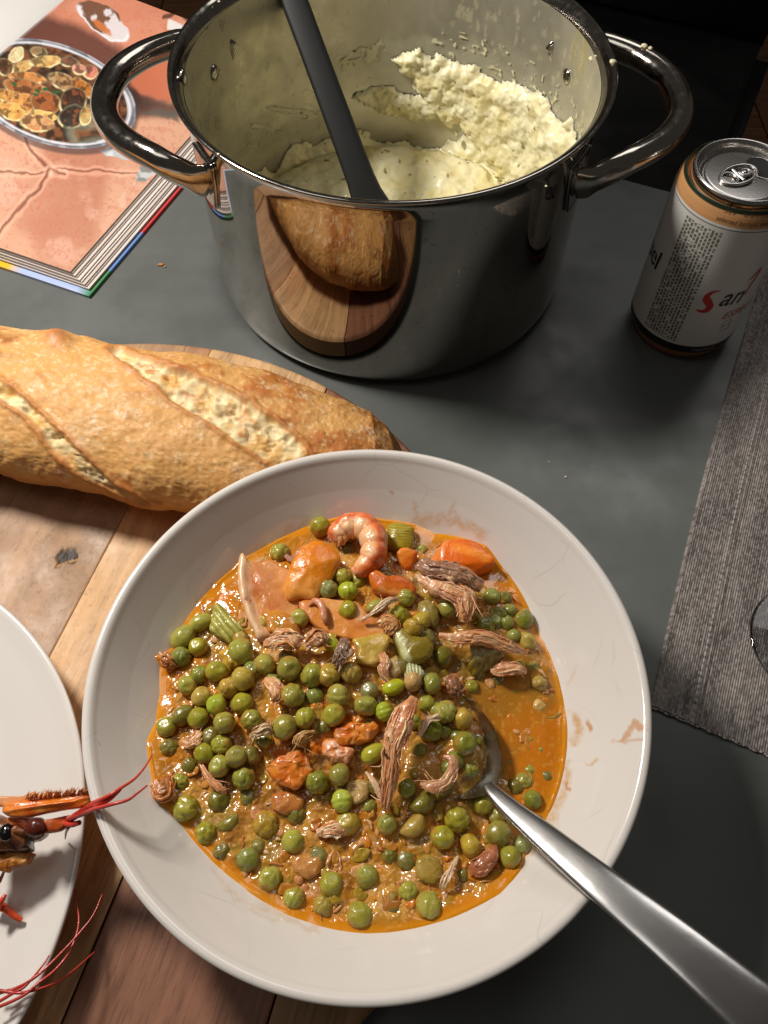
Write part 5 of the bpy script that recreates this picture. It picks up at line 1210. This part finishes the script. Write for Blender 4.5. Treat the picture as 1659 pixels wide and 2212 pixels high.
# meat built of fibres
def fibres(name, pts, lifts, width, n, label, tones, cat='meat', seed=0, spread=.9, rad=.55, group='meat pieces in the stew', core=True, frizz=.5):
    R_ = np.random.RandomState(seed); P_ = np.array([on(x, y, l) for (x, y), l in zip(pts, lifts)]); ce = P_.mean(0); C_ = catmull(P_, 44)
    wd = np.interp(np.linspace(0, 1, 44), np.linspace(0, 1, len(width)), width)
    T_ = np.gradient(C_, axis=0); T_ /= np.linalg.norm(T_, axis=1)[:, None]; S_ = np.cross(T_, [0, 0, 1]); S_ /= np.linalg.norm(S_, axis=1)[:, None]; U_ = np.cross(S_, T_)
    items = []
    if core:
        nl = 110; C2_ = catmull(P_, nl); w2 = np.interp(np.linspace(0, 1, nl), np.linspace(0, 1, len(width)), width)
        w2 = w2 * (1 + .22 * fbm(C2_, 4.5, 3, seed + 70))
        V, F = tube(C2_, np.maximum(w2 * .88, .2), 44, flat=.72)
        an = np.tile(np.linspace(0, 2 * math.pi, 44, endpoint=False), nl); ss = np.repeat(np.linspace(0, 1, nl), 44); Ltot = np.hypot(*np.diff(C2_[:, :2], axis=0).T).sum()
        Wm = np.repeat(w2, 44); cyl = np.stack([np.cos(an) * Wm, np.sin(an) * Wm, ss * Ltot * .16], 1)
        g1 = fbm(cyl * [1, 1, .5], 1.1, 3, seed + 5); g2 = fbm(V, 5.5, 3, seed + 6); g3 = fbm(V, 2.2, 3, seed + 7)
        cen_ = np.repeat(C2_, 44, 0); out_ = V - cen_; out_ /= np.linalg.norm(out_, axis=1)[:, None] + 1e-9
        V = V + out_ * ((.36 * g1 + .45 * g2 + .2 * g3) * np.clip(Wm / 2.5, .2, 1))[:, None]
        cc_ = mix(lin(tones[0]), lin(tones[1]), sstep(-.4, .4, g2)); cc_ = mix(cc_, lin(tones[min(2, len(tones) - 1)]), sstep(.05, .5, g3) * .6); cc_ = mix(cc_, cc_ * .85, sstep(.1, -.5, g1)); cc_ = mix(cc_, lin(tones[-1]), sstep(.3, .7, g1) * .5)
        items.append((V, F, np.clip(cc_, 0, 1)))
    rad *= .5
    for k in range(int(n * 2.0)):
        a, b = R_.uniform(-1, 1), R_.uniform(.0, 1); t0_, t1_ = sorted((R_.uniform(-.02, .75), R_.uniform(.25, 1.02))); 
        if t1_ - t0_ < .2: t1_ = min(1.0, t0_ + .35)
        idx = np.clip(np.linspace(t0_, t1_, 16) * 43, 0, 43); ii = idx.astype(int)
        o1 = (a + np.cumsum(R_.randn(16)) * .05) * wd[ii] * spread; o2 = (b * np.sqrt(max(0, 1 - a * a * .8)) + np.cumsum(R_.randn(16)) * .04) * wd[ii] * .62
        Q = C_[ii] + (idx - ii)[:, None] * T_[ii] + S_[ii] * o1[:, None] + U_[ii] * o2[:, None]
        if R_.rand() < frizz * .3: Q[-4:] += np.outer(np.arange(4) ** 1.5, np.r_[R_.randn(2) * .5, .2])
        r = rad * R_.uniform(.6, 1.5) * np.sin(np.linspace(.12, math.pi - .12, 16)) ** .6
        V, F = tube(Q, r, 7); V += np.stack([fbm(V, 2, 2, seed + k), fbm(V, 2, 2, seed + k + 50), fbm(V, 2, 2, seed + k + 90)], 1) * .25
        items.append((V, F, np.clip(mix(lin(tones[R_.randint(len(tones))]), lin(tones[R_.randint(len(tones))]), R_.rand()) * R_.uniform(.95, 1.2), 0, 1)))
    for k in range(max(5, n // 4)):
        t_ = R_.uniform(.05, .95); i_ = int(t_ * 43); Vi, Fi = ico(2); s0 = wd[i_] * R_.uniform(.18, .42)
        q = C_[i_] + S_[i_] * R_.uniform(-1, 1) * wd[i_] * .8 + U_[i_] * R_.uniform(.1, .75) * wd[i_] * .6
        ax_ = T_[i_] + S_[i_] * R_.uniform(-.7, .7); ax_ /= np.linalg.norm(ax_); V = Vi * s0 * np.array([1, 1, .7]); V = V + np.outer(V @ ax_, ax_) * R_.uniform(.4, 1.8); V = V + q
        V += np.stack([fbm(V, 1.3, 3, seed + k), fbm(V, 1.3, 3, seed + k + 31), fbm(V, 1.3, 3, seed + k + 57)], 1) * s0 * .8
        items.append((V, Fi, np.clip(mix(lin(tones[R_.randint(len(tones))]), lin((232, 188, 140)), R_.uniform(0, .5)), 0, 1)))
    V, F, C2 = join(items); o = part(name, V - ce, F, m_fib, None, loc=ce, col=C2); tag(o, label, cat, group); return o
pk = [(218, 150, 104), (230, 170, 120), (196, 116, 74), (218, 134, 62), (238, 194, 150)]; dk_ = [(158, 112, 84), (178, 130, 98), (136, 92, 68), (200, 152, 114)]; pale = [(226, 186, 148), (212, 166, 126), (236, 204, 168)]
fibres('meat', [(905, 1218), (930, 1228), (965, 1236), (1000, 1246), (1040, 1268)], [12, 14, 15, 15, 13], [3.2, 4.6, 4.8, 4.6, 3.2], 46, 'dark grey brown meat chunk lying below the large carrot slice', dk_, seed=1, rad=.7)
fibres('meat', [(905, 1240), (935, 1262), (970, 1276), (1000, 1290), (1006, 1318), (1000, 1344)], [10, 11, 12, 12, 11, 8], [2.4, 4.2, 5.0, 5.2, 3.8, 1.6], 52, 'pink meat flap hanging under the dark meat chunk, pointing down', pk + pale[:1], seed=2, rad=.75)
fibres('meat', [(895, 1508), (878, 1540), (862, 1580), (848, 1620), (842, 1670), (834, 1730), (832, 1752)], [10, 12, 12, 12, 11, 8, 5], [2.2, 4.6, 5.0, 3.8, 3.2, 2.2, .8], 64, 'upright shredded meat strip in the middle, orange at its upper end', pk + [(212, 128, 70)], seed=3, rad=.7)
fibres('meat', [(948, 1372), (985, 1378), (1020, 1376), (1060, 1382), (1100, 1398), (1138, 1411)], [9, 11, 12, 11, 9, 5], [1.0, 2.2, 3.4, 3.0, 2.6, .6], 44, 'pink pointed meat strip crossing above the cut celery chunk', pk, seed=4, rad=.7)
fibres('meat', [(1060, 1448), (1085, 1446), (1112, 1444), (1136, 1452)], [3, 5, 5, 3], [1.6, 3.2, 3.4, 1.2], 22, 'flat pink meat leaf below the pointed strip near the right edge', pk, seed=5, rad=.9)
fibres('meat', [(745, 1382), (742, 1400), (736, 1420), (728, 1438)], [9, 10, 10, 8], [1.6, 3.2, 3.2, 1.8], 24, 'small grey brown meat scrap right of the split lime pea', [(140, 108, 86), (116, 88, 72), (166, 130, 104)], seed=6, rad=.8)
fibres('meat', [(572, 1392), (592, 1386), (612, 1380), (634, 1384), (648, 1394)], [7, 9, 10, 9, 7], [2.0, 3.4, 4.0, 3.6, 2.0], 40, 'crumbled pink meat just below the squid sheet', pk + pale, seed=7, rad=.9, spread=1.0)
fibres('meat', [(662, 1400), (676, 1386), (690, 1378), (700, 1394)], [7, 9, 9, 7], [1.8, 3.2, 3.0, 1.6], 26, 'second clump of crumbled meat left of the split lime pea', pk + dk_[:2], seed=8, rad=.9, spread=1.0)
fibres('meat', [(958, 1634), (976, 1640), (978, 1664), (962, 1690), (935, 1700), (908, 1692)], [8, 9, 10, 10, 9, 8], [.8, 1.8, 2.2, 2.4, 2.2, 1.4], 30, 'ring of meat skin curled round a pea left of the spoon', [(206, 150, 108), (190, 126, 92), (214, 164, 110)], seed=9, rad=.6)
fibres('meat', [(575, 1470), (590, 1480), (600, 1500), (596, 1515)], [4, 6, 6, 4], [2.0, 3.2, 3.2, 1.8], 24, 'pink meat scrap among the peas left of centre', pk, seed=10, rad=.9)
fibres('meat', [(822, 1410), (832, 1430), (828, 1450), (842, 1480)], [5, 7, 7, 5], [1.6, 2.2, 2.0, .8], 22, 'thin pink shred hanging below the clear onion flake', pk, seed=11, rad=.6)
fibres('meat', [(968, 1462), (980, 1480), (986, 1505)], [3, 5, 4], [2.4, 3.4, 2.2], 22, 'brown meat lump at the edge of the sauce pool, right of the peas', [(150, 100, 66), (130, 84, 58), (170, 116, 80)], seed=12, rad=.9)
fibres('meat', [(780, 1340), (808, 1322), (836, 1300), (860, 1292)], [6, 9, 10, 8], [.8, 1.2, 1.6, 1.0], 12, 'thin forked shred of pale meat above the clear onion flake', pale, seed=13, rad=.6)
fibres('meat', [(820, 1352), (834, 1340), (848, 1352), (842, 1372)], [6, 8, 7, 5], [1.8, 2.8, 2.8, 1.4], 20, 'orange tinted meat tuft right of the flat squid sheet', [(214, 150, 92), (206, 124, 60), (224, 176, 120)], seed=14, rad=.8)
fibres('meat', [(990, 1850), (975, 1880), (962, 1905), (955, 1925)], [2, 4, 4, 1], [.8, 1.6, 1.4, .5], 12, 'pale slender meat sliver in the sauce near the bottom right', pale, seed=15, rad=.6)
fibres('meat', [(1072, 1826), (1060, 1850), (1040, 1872), (1015, 1880)], [2, 4, 4, 2], [1.0, 3.0, 3.4, 1.6], 22, 'reddish meat piece in the sauce left of the lowest right pea', [(176, 104, 66), (196, 124, 84), (160, 86, 50)], seed=16, rad=.9)
fibres('meat', [(790, 1668), (808, 1690), (822, 1720), (830, 1745)], [3, 6, 6, 4], [.6, 1.2, 1.0, .5], 9, 'fine pale shreds left of the upright meat strip\'s foot', pale, seed=17, rad=.55)
fibres('meat', [(390, 1600), (408, 1606), (425, 1595), (432, 1580)], [3, 4, 4, 3], [1.6, 2.8, 2.6, 1.4], 20, 'rough pink meat flake near the left edge of the sauce', pk, seed=18, rad=.8)
fibres('meat', [(540, 1592), (556, 1584), (574, 1576), (588, 1582)], [6, 9, 9, 6], [1.2, 2.4, 2.4, 1.0], 20, 'whitish ragged meat scrap left of the big central pea', [(220, 190, 150), (200, 160, 120), (190, 140, 100)], seed=19, rad=.8)
fibres('meat', [(680, 1580), (655, 1586), (645, 1602), (660, 1612)], [6, 8, 7, 5], [.8, 1.6, 1.8, .8], 14, 'curled onion-like meat ribbon above the orange pulp', [(196, 140, 80), (206, 160, 100)], seed=20, rad=.7)
fibres('meat', [(905, 1590), (925, 1556), (945, 1548)], [6, 8, 8], [1.2, 1.0, 1.6], 8, 'thin pale sinew bridging to the peas right of the meat strip', pale, seed=21, rad=.6)
fibres('meat', [(428, 1640), (448, 1676), (470, 1700), (488, 1716)], [2, 3.5, 3.5, 2], [.8, 1.6, 1.8, .8], 14, 'pale pink shred running diagonally in the lower left sauce', pk, seed=22, rad=.7)
fibres('meat', [(685, 1800), (720, 1792), (760, 1790)], [1.5, 3, 2], [1.6, 3.2, 1.8], 20, 'soft pink meat flake in the lower middle of the sauce', pk + pale, seed=23, rad=.9)
fibres('meat', [(345, 1420), (362, 1428), (376, 1444)], [1, 2.5, 1.5], [1.6, 3.4, 2.0], 14, 'orange coated scrap on the sauce notch at the upper left', [(190, 112, 50), (170, 96, 40)], seed=24, rad=.9)
fibres('meat', [(335, 1690), (352, 1712), (362, 1680)], [1, 2.5, 1], [2.4, 4.4, 2.4], 14, 'orange coated lump at the left edge of the sauce', [(196, 120, 56), (176, 104, 44)], seed=25, rad=.9)

# soft scraps of onion, skin and pulp half sunk in the sauce
R_ = np.random.RandomState(17); items = []
m_scrap = material('soft_scrap', attr=True, rough=.18, spec=.45, coat=.2, sss=.1, sss_s=.004, sss_r=(1, .6, .25), bump=[(260, .2, 3)])
for k in range(330):
    x, y = R_.uniform(345, 1200), R_.uniform(1200, 1990); p_ = on(x, y, 0); l, m_, q_, _ = surf_parts(p_[None])
    if q_[0] > .94 or (polydist(np.array([[x, y]]), pools[0][0])[0] > -10 and R_.rand() < .45): continue
    if polydist(np.array([[x, y]]), pools[0][0])[0] > 0: p_[2] -= .7
    z0 = sz(p_[0], p_[1]) - (.55 if polydist(np.array([[x, y]]), pools[0][0])[0] > 0 else 0); Vi, Fi = ico(3); sc_ = np.array([R_.uniform(1.6, 4.2), R_.uniform(1.0, 2.6), R_.uniform(.5, 1.1)])
    V = Vi * sc_; V[:, 2] += .12 * V[:, 0] ** 2 * R_.uniform(-1, .6); a = R_.uniform(0, 6.28); V = np.stack([V[:, 0] * math.cos(a) - V[:, 1] * math.sin(a), V[:, 0] * math.sin(a) + V[:, 1] * math.cos(a), V[:, 2]], 1)
    V = V + np.array([p_[0], p_[1], z0 + R_.uniform(-.5, .35)]); V += np.stack([fbm(V, 2.6, 3, 21), fbm(V, 2.6, 3, 22), fbm(V, 2.6, 3, 23)], 1) * .7
    tn_ = [(190, 122, 42), (200, 138, 62), (184, 110, 38), (208, 124, 30), (168, 136, 44), (200, 134, 82), (212, 156, 100), (154, 122, 38)][R_.randint(8)]
    items.append((V, Fi, lin(tn_)))
V, F, C2 = join(items); tag(part('vegetable_scraps', V, F, m_scrap, None, col=C2), 'soft scraps of onion and pulp half sunk in the sauce', 'scraps', kind='stuff')

# countless tiny shreds and crumbs in the sauce
R_ = np.random.RandomState(91); items = []
for k in range(300):
    x, y = R_.uniform(340, 1215), R_.uniform(1150, 2000); p_ = on(x, y, 0) 
    l, m_, q_, _ = surf_parts(p_[None])
    if q_[0] > .96: continue
    pool_d = max(polydist(np.array([[x, y]]), pl)[0] for pl, a_ in pools[:1])
    if pool_d > 0 and R_.rand() < .75: continue
    z0 = sz(p_[0], p_[1]); L_ = R_.uniform(.6, 3.2); a = R_.uniform(0, 6.28); cu_ = R_.uniform(-1, 1)
    t_ = np.linspace(-1, 1, 9); Q = np.stack([p_[0] + math.cos(a) * t_ * L_ - math.sin(a) * t_ * t_ * cu_ * L_ * .5, p_[1] + math.sin(a) * t_ * L_ + math.cos(a) * t_ * t_ * cu_ * L_ * .5, t_ * 0], 1)
    Q[:, 2] = [sz(a_, b_) for a_, b_ in Q[:, :2]]; Q[:, 2] = Q[:, 2].mean() * .5 + Q[:, 2] * .5 + R_.uniform(-.25, .5)
    w_ = R_.uniform(.3, .9) * (1.8 if L_ < 1.6 else 1)
    V, F = tube(Q, w_ * np.sin(np.linspace(.15, math.pi - .15, 9)) ** .5, 7, flat=.45); V += np.stack([fbm(V, 1.5, 2, 7), fbm(V, 1.5, 2, 8), fbm(V, 1.5, 2, 9)], 1) * .35
    tn_ = [(208, 146, 92), (216, 166, 112), (196, 120, 66), (212, 122, 36), (204, 146, 66), (184, 104, 46), (220, 168, 120)][R_.randint(7)]
    items.append((V, F, lin(tn_)))
V, F, C2 = join(items); tag(part('meat_shreds', V, F, m_fib, None, col=C2), 'tiny shreds of meat and vegetable scattered through the sauce', 'shreds', kind='stuff')

# ================================================================== spoon
m_spoon = material('spoon_steel', (186, 184, 182), rough=.26, metal=1.0, bump=[(240, .02, 3), (60, .1, 2)])
S0 = at(1069, 1716, 53)
spoon = thing('spoon', 'stainless steel spoon, its bowl sunk in the stew, handle crossing the rim', 'spoon', S0)
hp = catmull([at(1056, 1700, 50.5), at(1072, 1719, 53.5), at(1112, 1755, 58.5), at(1180, 1811, 66), at(1301, 1911, 77.5), at(1450, 2031, 86), at(1613, 2168, 91), at(1760, 2290, 93)], 90)
sw = np.linspace(0, 1, 90); hw = np.interp(sw, [0, .06, .15, .3, .5, .75, .93, 1], [2.9, 3.0, 3.4, 4.3, 6.0, 8.4, 10.2, 8.6]); ht = np.interp(sw, [0, .1, .5, 1], [1.9, 1.8, 1.5, 1.3])
T_ = np.gradient(hp, axis=0); T_ /= np.linalg.norm(T_, axis=1)[:, None]; S_ = np.cross(T_, [0, 0, 1.0]); S_ /= np.linalg.norm(S_, axis=1)[:, None]; U_ = np.cross(S_, T_)
sec = []
for k in range(26):
    a = 2 * math.pi * k / 26; x = math.copysign(abs(math.cos(a)) ** .6, math.cos(a)); y = math.copysign(abs(math.sin(a)) ** .45, math.sin(a)); sec.append((x, y))
sec = np.array(sec)
crown = .3 * (1 - np.abs(sec[:, 0]) ** 4)
V = hp[:, None, :] + S_[:, None, :] * (hw[:, None] * sec[None, :, 0])[:, :, None] + U_[:, None, :] * (ht[:, None] * (sec[None, :, 1] + crown[None] * .9))[:, :, None]
F = grid_faces(90, 26, wrap_v=True).tolist() + [list(range(26)), list(range(89 * 26, 90 * 26))[::-1]]
part('handle', V.reshape(-1, 3) - S0, F, m_spoon, spoon)
# bowl of the spoon
ax0 = at(1062, 1706, 51)[:2]; ax1 = at(930, 1560, 47)[:2]; dxy = (ax1 - ax0) / np.linalg.norm(ax1 - ax0); sxy = np.array([dxy[1], -dxy[0]]); Ls = 62.0
nu, nv = 60, 33; V = []
for lay in (0, 1):
    for i in range(nu):
        t = i / (nu - 1); w = 19.0 * (math.sin(math.pi * min(1, t * 1.0) ** .82) ** .62) if 0 < t < 1 else 0; w = max(w, 2.9 if t < .03 else .05)
        if t < .12: w = max(w, 2.9)
        for j in range(nv):
            s = -1 + 2 * j / (nv - 1); dep = 8.5 * (1 - s * s) * math.sin(math.pi * min(1, t + .02)) ** .8
            z_ = 47.6 + 2.6 * (1 - t) ** 5 + 1.6 * (1 - t) - 4.5 * t - dep + lay * -1.0 + (5.0 * s - 3.2) * min(1, t * 4)
            q = ax0 + dxy * (t * Ls) + sxy * s * w; V.append((q[0], q[1], z_ + (2.2 * math.sin(math.pi * t))))
V = np.array(V); n = nu * nv; F = grid_faces(nu, nv).tolist(); F2 = [[i + n for i in f[::-1]] for f in F]
bd = [i * nv for i in range(nu)] + [(nu - 1) * nv + j for j in range(1, nv)] + [i * nv + nv - 1 for i in range(nu - 2, -1, -1)] + [j for j in range(nv - 2, 0, -1)]
S = [[bd[i], bd[(i + 1) % len(bd)], bd[(i + 1) % len(bd)] + n, bd[i] + n] for i in range(len(bd))]
part('bowl', V - S0, F + F2 + S, m_spoon, spoon)

# ================================================================== prawn head on the left plate
zp = lambda x, y: (.2 * x, .2 * y + 1625.9)
PR0 = at(60, 1780, 40)
prawn = thing('prawn', 'cooked orange prawn head with long red feelers on the left plate', 'prawn', PR0)
def blade(name, poly, z0, thick, colfn, dome=1.0, grad=(0, 0), seed=0, rn=.3, hfn=None, smooth=True):
    ol_ = outline([zp(*a) for a in poly], smooth=smooth); W_ = np.array([at(x, y, z0) for x, y in ol_]); cw = W_.mean(0); n_ = len(W_); V = []
    L_ = [(.96, -thick), (1, -thick * .5), (.97, -.1), (.9, .0)] + [(.9 * (1 - k / 9), 0) for k in range(1, 9)]
    for k, dz in L_:
        Q = cw[:2] + (W_[:, :2] - cw[:2]) * k; V.append(np.c_[Q, z0 + dz + (dome * (1 - k * k) if dz >= -.1 else 0) + (Q[:, 0] - cw[0]) * grad[0] + (Q[:, 1] - cw[1]) * grad[1]])
    V = np.vstack(V + [[[cw[0], cw[1], z0 + dome]]]); nr_ = len(L_); F = []
    for a in range(nr_ - 1):
        for b in range(n_): F.append([a * n_ + b, a * n_ + (b + 1) % n_, (a + 1) * n_ + (b + 1) % n_, (a + 1) * n_ + b])
    for b in range(n_): F.append([(nr_ - 1) * n_ + b, (nr_ - 1) * n_ + (b + 1) % n_, len(V) - 1])
    F.append(list(range(n_))[::-1])
    V[:, 2] += fbm(V, 3.5, 3, seed) * rn + (hfn(proj(V), V) if hfn else 0)
    return part(name, V - PR0, F, m_wet, prawn, col=colfn(proj(V), V))
org = cf((218, 116, 34), (206, 92, 26), (228, 150, 70), s=7, seed=601)
def ridge_line(pq, V): return .9 * np.exp(-(linedist(pq, [zp(40, 640), zp(400, 580), zp(800, 530), zp(980, 470)]) / 4) ** 2)
blade('feeler_scale', [(20, 560), (150, 520), (360, 500), (560, 470), (760, 450), (900, 430), (1020, 425), (1000, 500), (960, 555), (860, 590), (700, 612), (500, 650), (300, 690), (100, 690), (20, 640)], 62, 2.4, org, dome=1.6, seed=602, hfn=ridge_line)
blade('rostrum', [(-40, 470), (80, 500), (180, 500), (280, 450), (360, 420), (410, 440), (430, 480), (520, 420), (600, 420), (640, 450), (700, 455), (560, 490), (360, 520), (150, 560), (-40, 580)], 60, 1.6, cf((214, 140, 84), (200, 110, 60), seed=603), dome=.8, seed=604)
blade('lower_scale', [(60, 700), (200, 690), (360, 690), (450, 720), (620, 705), (760, 670), (780, 700), (720, 780), (640, 840), (540, 860), (430, 870), (330, 840), (200, 800), (80, 780)], 58, 3.2, cf((204, 104, 44), (190, 84, 34), (222, 150, 110), s=6, seed=605), dome=2.0, seed=606)
blade('carapace', [(-300, 620), (-60, 640), (60, 690), (180, 740), (330, 720), (440, 770), (460, 850), (380, 920), (300, 940), (300, 1030), (240, 1060), (120, 1060), (0, 1070), (-300, 1120)], 54, 8, cf((128, 76, 42), (84, 50, 34), (186, 112, 52), s=7, seed=607), dome=4.5, seed=608, rn=1.0)
blade('jaw_plate', [(-300, 1080), (0, 1060), (100, 1075), (240, 1070), (360, 1080), (320, 1130), (290, 1180), (200, 1220), (110, 1240), (60, 1290), (-60, 1270), (-300, 1330)], 50, 4, cf((206, 132, 54), (180, 104, 40), (226, 164, 90), s=6, seed=609), dome=1.5, seed=610, rn=.9)
ev = at(*zp(75, 860), 57); Vi, Fi = ico(3); part('eye', (ev - PR0) + Vi * np.array([3.0, 3.6, 2.8]), Fi, material('prawn_eye', (12, 11, 12), rough=.1, spec=.6, coat=.5, bump=[(500, .2)]), prawn)
ev = at(*zp(385, 810), 59); part('eye_stalk', (ev - PR0) + Vi * np.array([4.2, 3.8, 3.0]) * (1 + .1 * fbm(Vi * 10, 5, 3, 4))[:, None], Fi, m_wet, prawn, col=lin((86, 34, 24)))
def feeler(pts, r0, r1, colr, name='feeler', n=50):
    P_ = catmull(np.array([at(*q[:2], q[2]) for q in pts]), n); V, F = tube(P_, np.linspace(r0, r1, n), 8)
    c_ = mix(lin(colr), lin((150, 26, 24)), np.clip(sstep(-.2, .5, fbm(V, 14, 2, 9)) * .6, 0, 1)); part(name, V - PR0, F, m_wet, prawn, col=c_)
d5 = lambda x, y: (.2948 * x, 1559.5 + .2948 * y)
A5 = lambda x, y, z: (*zp(x, y), z)
feeler([A5(740, 710, 60), A5(860, 675, 66), A5(1000, 615, 73), A5(1200, 560, 77), A5(1380, 510, 77), A5(1480, 440, 75), A5(1590, 355, 70)], 1.1, .35, (196, 70, 60))
feeler([A5(860, 650, 61), A5(1000, 550, 71), A5(1100, 500, 76), A5(1200, 450, 78), A5(1300, 385, 77), A5(1450, 285, 72), A5(1560, 160, 66), A5(1645, 20, 58)], 1.1, .3, (204, 72, 56))
feeler([A5(880, 640, 61), A5(1030, 570, 72), A5(1150, 505, 76), A5(1275, 400, 77)], 1.4, .6, (196, 52, 40))
feeler([A5(730, 740, 58), A5(880, 640, 64), A5(1020, 560, 72), A5(1160, 520, 76), A5(1260, 440, 77), A5(1310, 395, 77)], 1.5, .4, (190, 44, 36))
feeler([A5(700, 760, 58), A5(780, 775, 60), A5(860, 755, 62)], 1.3, 1.0, (206, 66, 50))
feeler([A5(740, 800, 55), A5(715, 860, 48), A5(705, 930, 40)], .8, .3, (150, 70, 50))
for pts in ([(0, 1985, 44), (120, 1950, 44), (230, 1890, 45), (330, 1810, 44), (450, 1690, 42), (570, 1560, 40), (680, 1420, 38), (752, 1260, 36)], [(-60, 2110, 44), (160, 2010, 45), (300, 1900, 44), (400, 1820, 42), (500, 1700, 40), (560, 1560, 38), (578, 1440, 36), (560, 1320, 35), (545, 1220, 35)],
            [(-60, 1960, 44), (130, 1985, 45), (250, 1965, 44), (350, 1935, 42), (450, 1890, 38), (540, 1820, 34), (620, 1750, 30), (692, 1685, 26)], [(0, 2045, 44), (100, 1985, 45), (180, 1940, 45), (260, 1850, 44), (330, 1760, 43), (360, 1710, 42)]):
    feeler([(*d5(a, b), c_) for a, b, c_ in pts], .65, .28, (190, 66, 52), n=70)
feeler([(-10, 1970, 40), (4, 1945, 42), (12, 1932, 42)], 1.6, .7, (216, 72, 44), 'leg'); feeler([(-20, 1950, 36), (10, 1962, 38), (30, 1978, 37), (47, 1988, 36)], 2.0, .9, (206, 80, 40), 'leg')
feeler([(-2, 1905, 44), (4, 1893, 46), (9, 1882, 48)], .8, .5, (120, 24, 24))
items = []
R_ = np.random.RandomState(5)
for k in range(95):
    x = R_.uniform(280, 1020); y = 500 - (x - 280) * .10 + R_.uniform(-12, 8); A_ = at(*zp(x, y), 62); B_ = at(*zp(x + R_.uniform(-5, 60), y - R_.uniform(40, 85)), 66)
    V, F = tube(catmull([A_, (A_ + B_) / 2 + [0, 0, .6], B_], 6), np.linspace(.32, .06, 6), 5); items.append((V - PR0, F, lin((226, 160, 104))))
V, F, C2 = join(items); tag(part('bristles', V, F, m_wet, prawn, col=C2), kind='stuff')

# ================================================================== crumbs
m_crumb = material('crumb', (176, 120, 66), rough=.8)
for k, (px, py, z, s, lb) in enumerate([(347, 573, 0, 2.1, 'brown bread crumb on the grey table between the book and the pot'), (356, 577, 0, 1.3, 'tiny crumb beside the larger one left of the pot'),
                                   (1222, 1031, 0, 1.0, 'pale speck of crumb on the grey table right of the bread'), (1186, 1170 - 172, 0, .6, 'minute crumb on the table near the bread tip')]):
    c_ = at(px, py, z) + [0, 0, s * .3]; Vi, Fi = ico(2); V = Vi * s * np.array([1, .6, .4]) * (1 + .5 * fbm(Vi * 10, 8, 3, k))[:, None]
    tag(part('crumb', V, Fi, m_crumb if k < 2 else m_drop, None, loc=c_), lb, 'crumb', 'crumbs on the table')
bpy.context.view_layer.update()
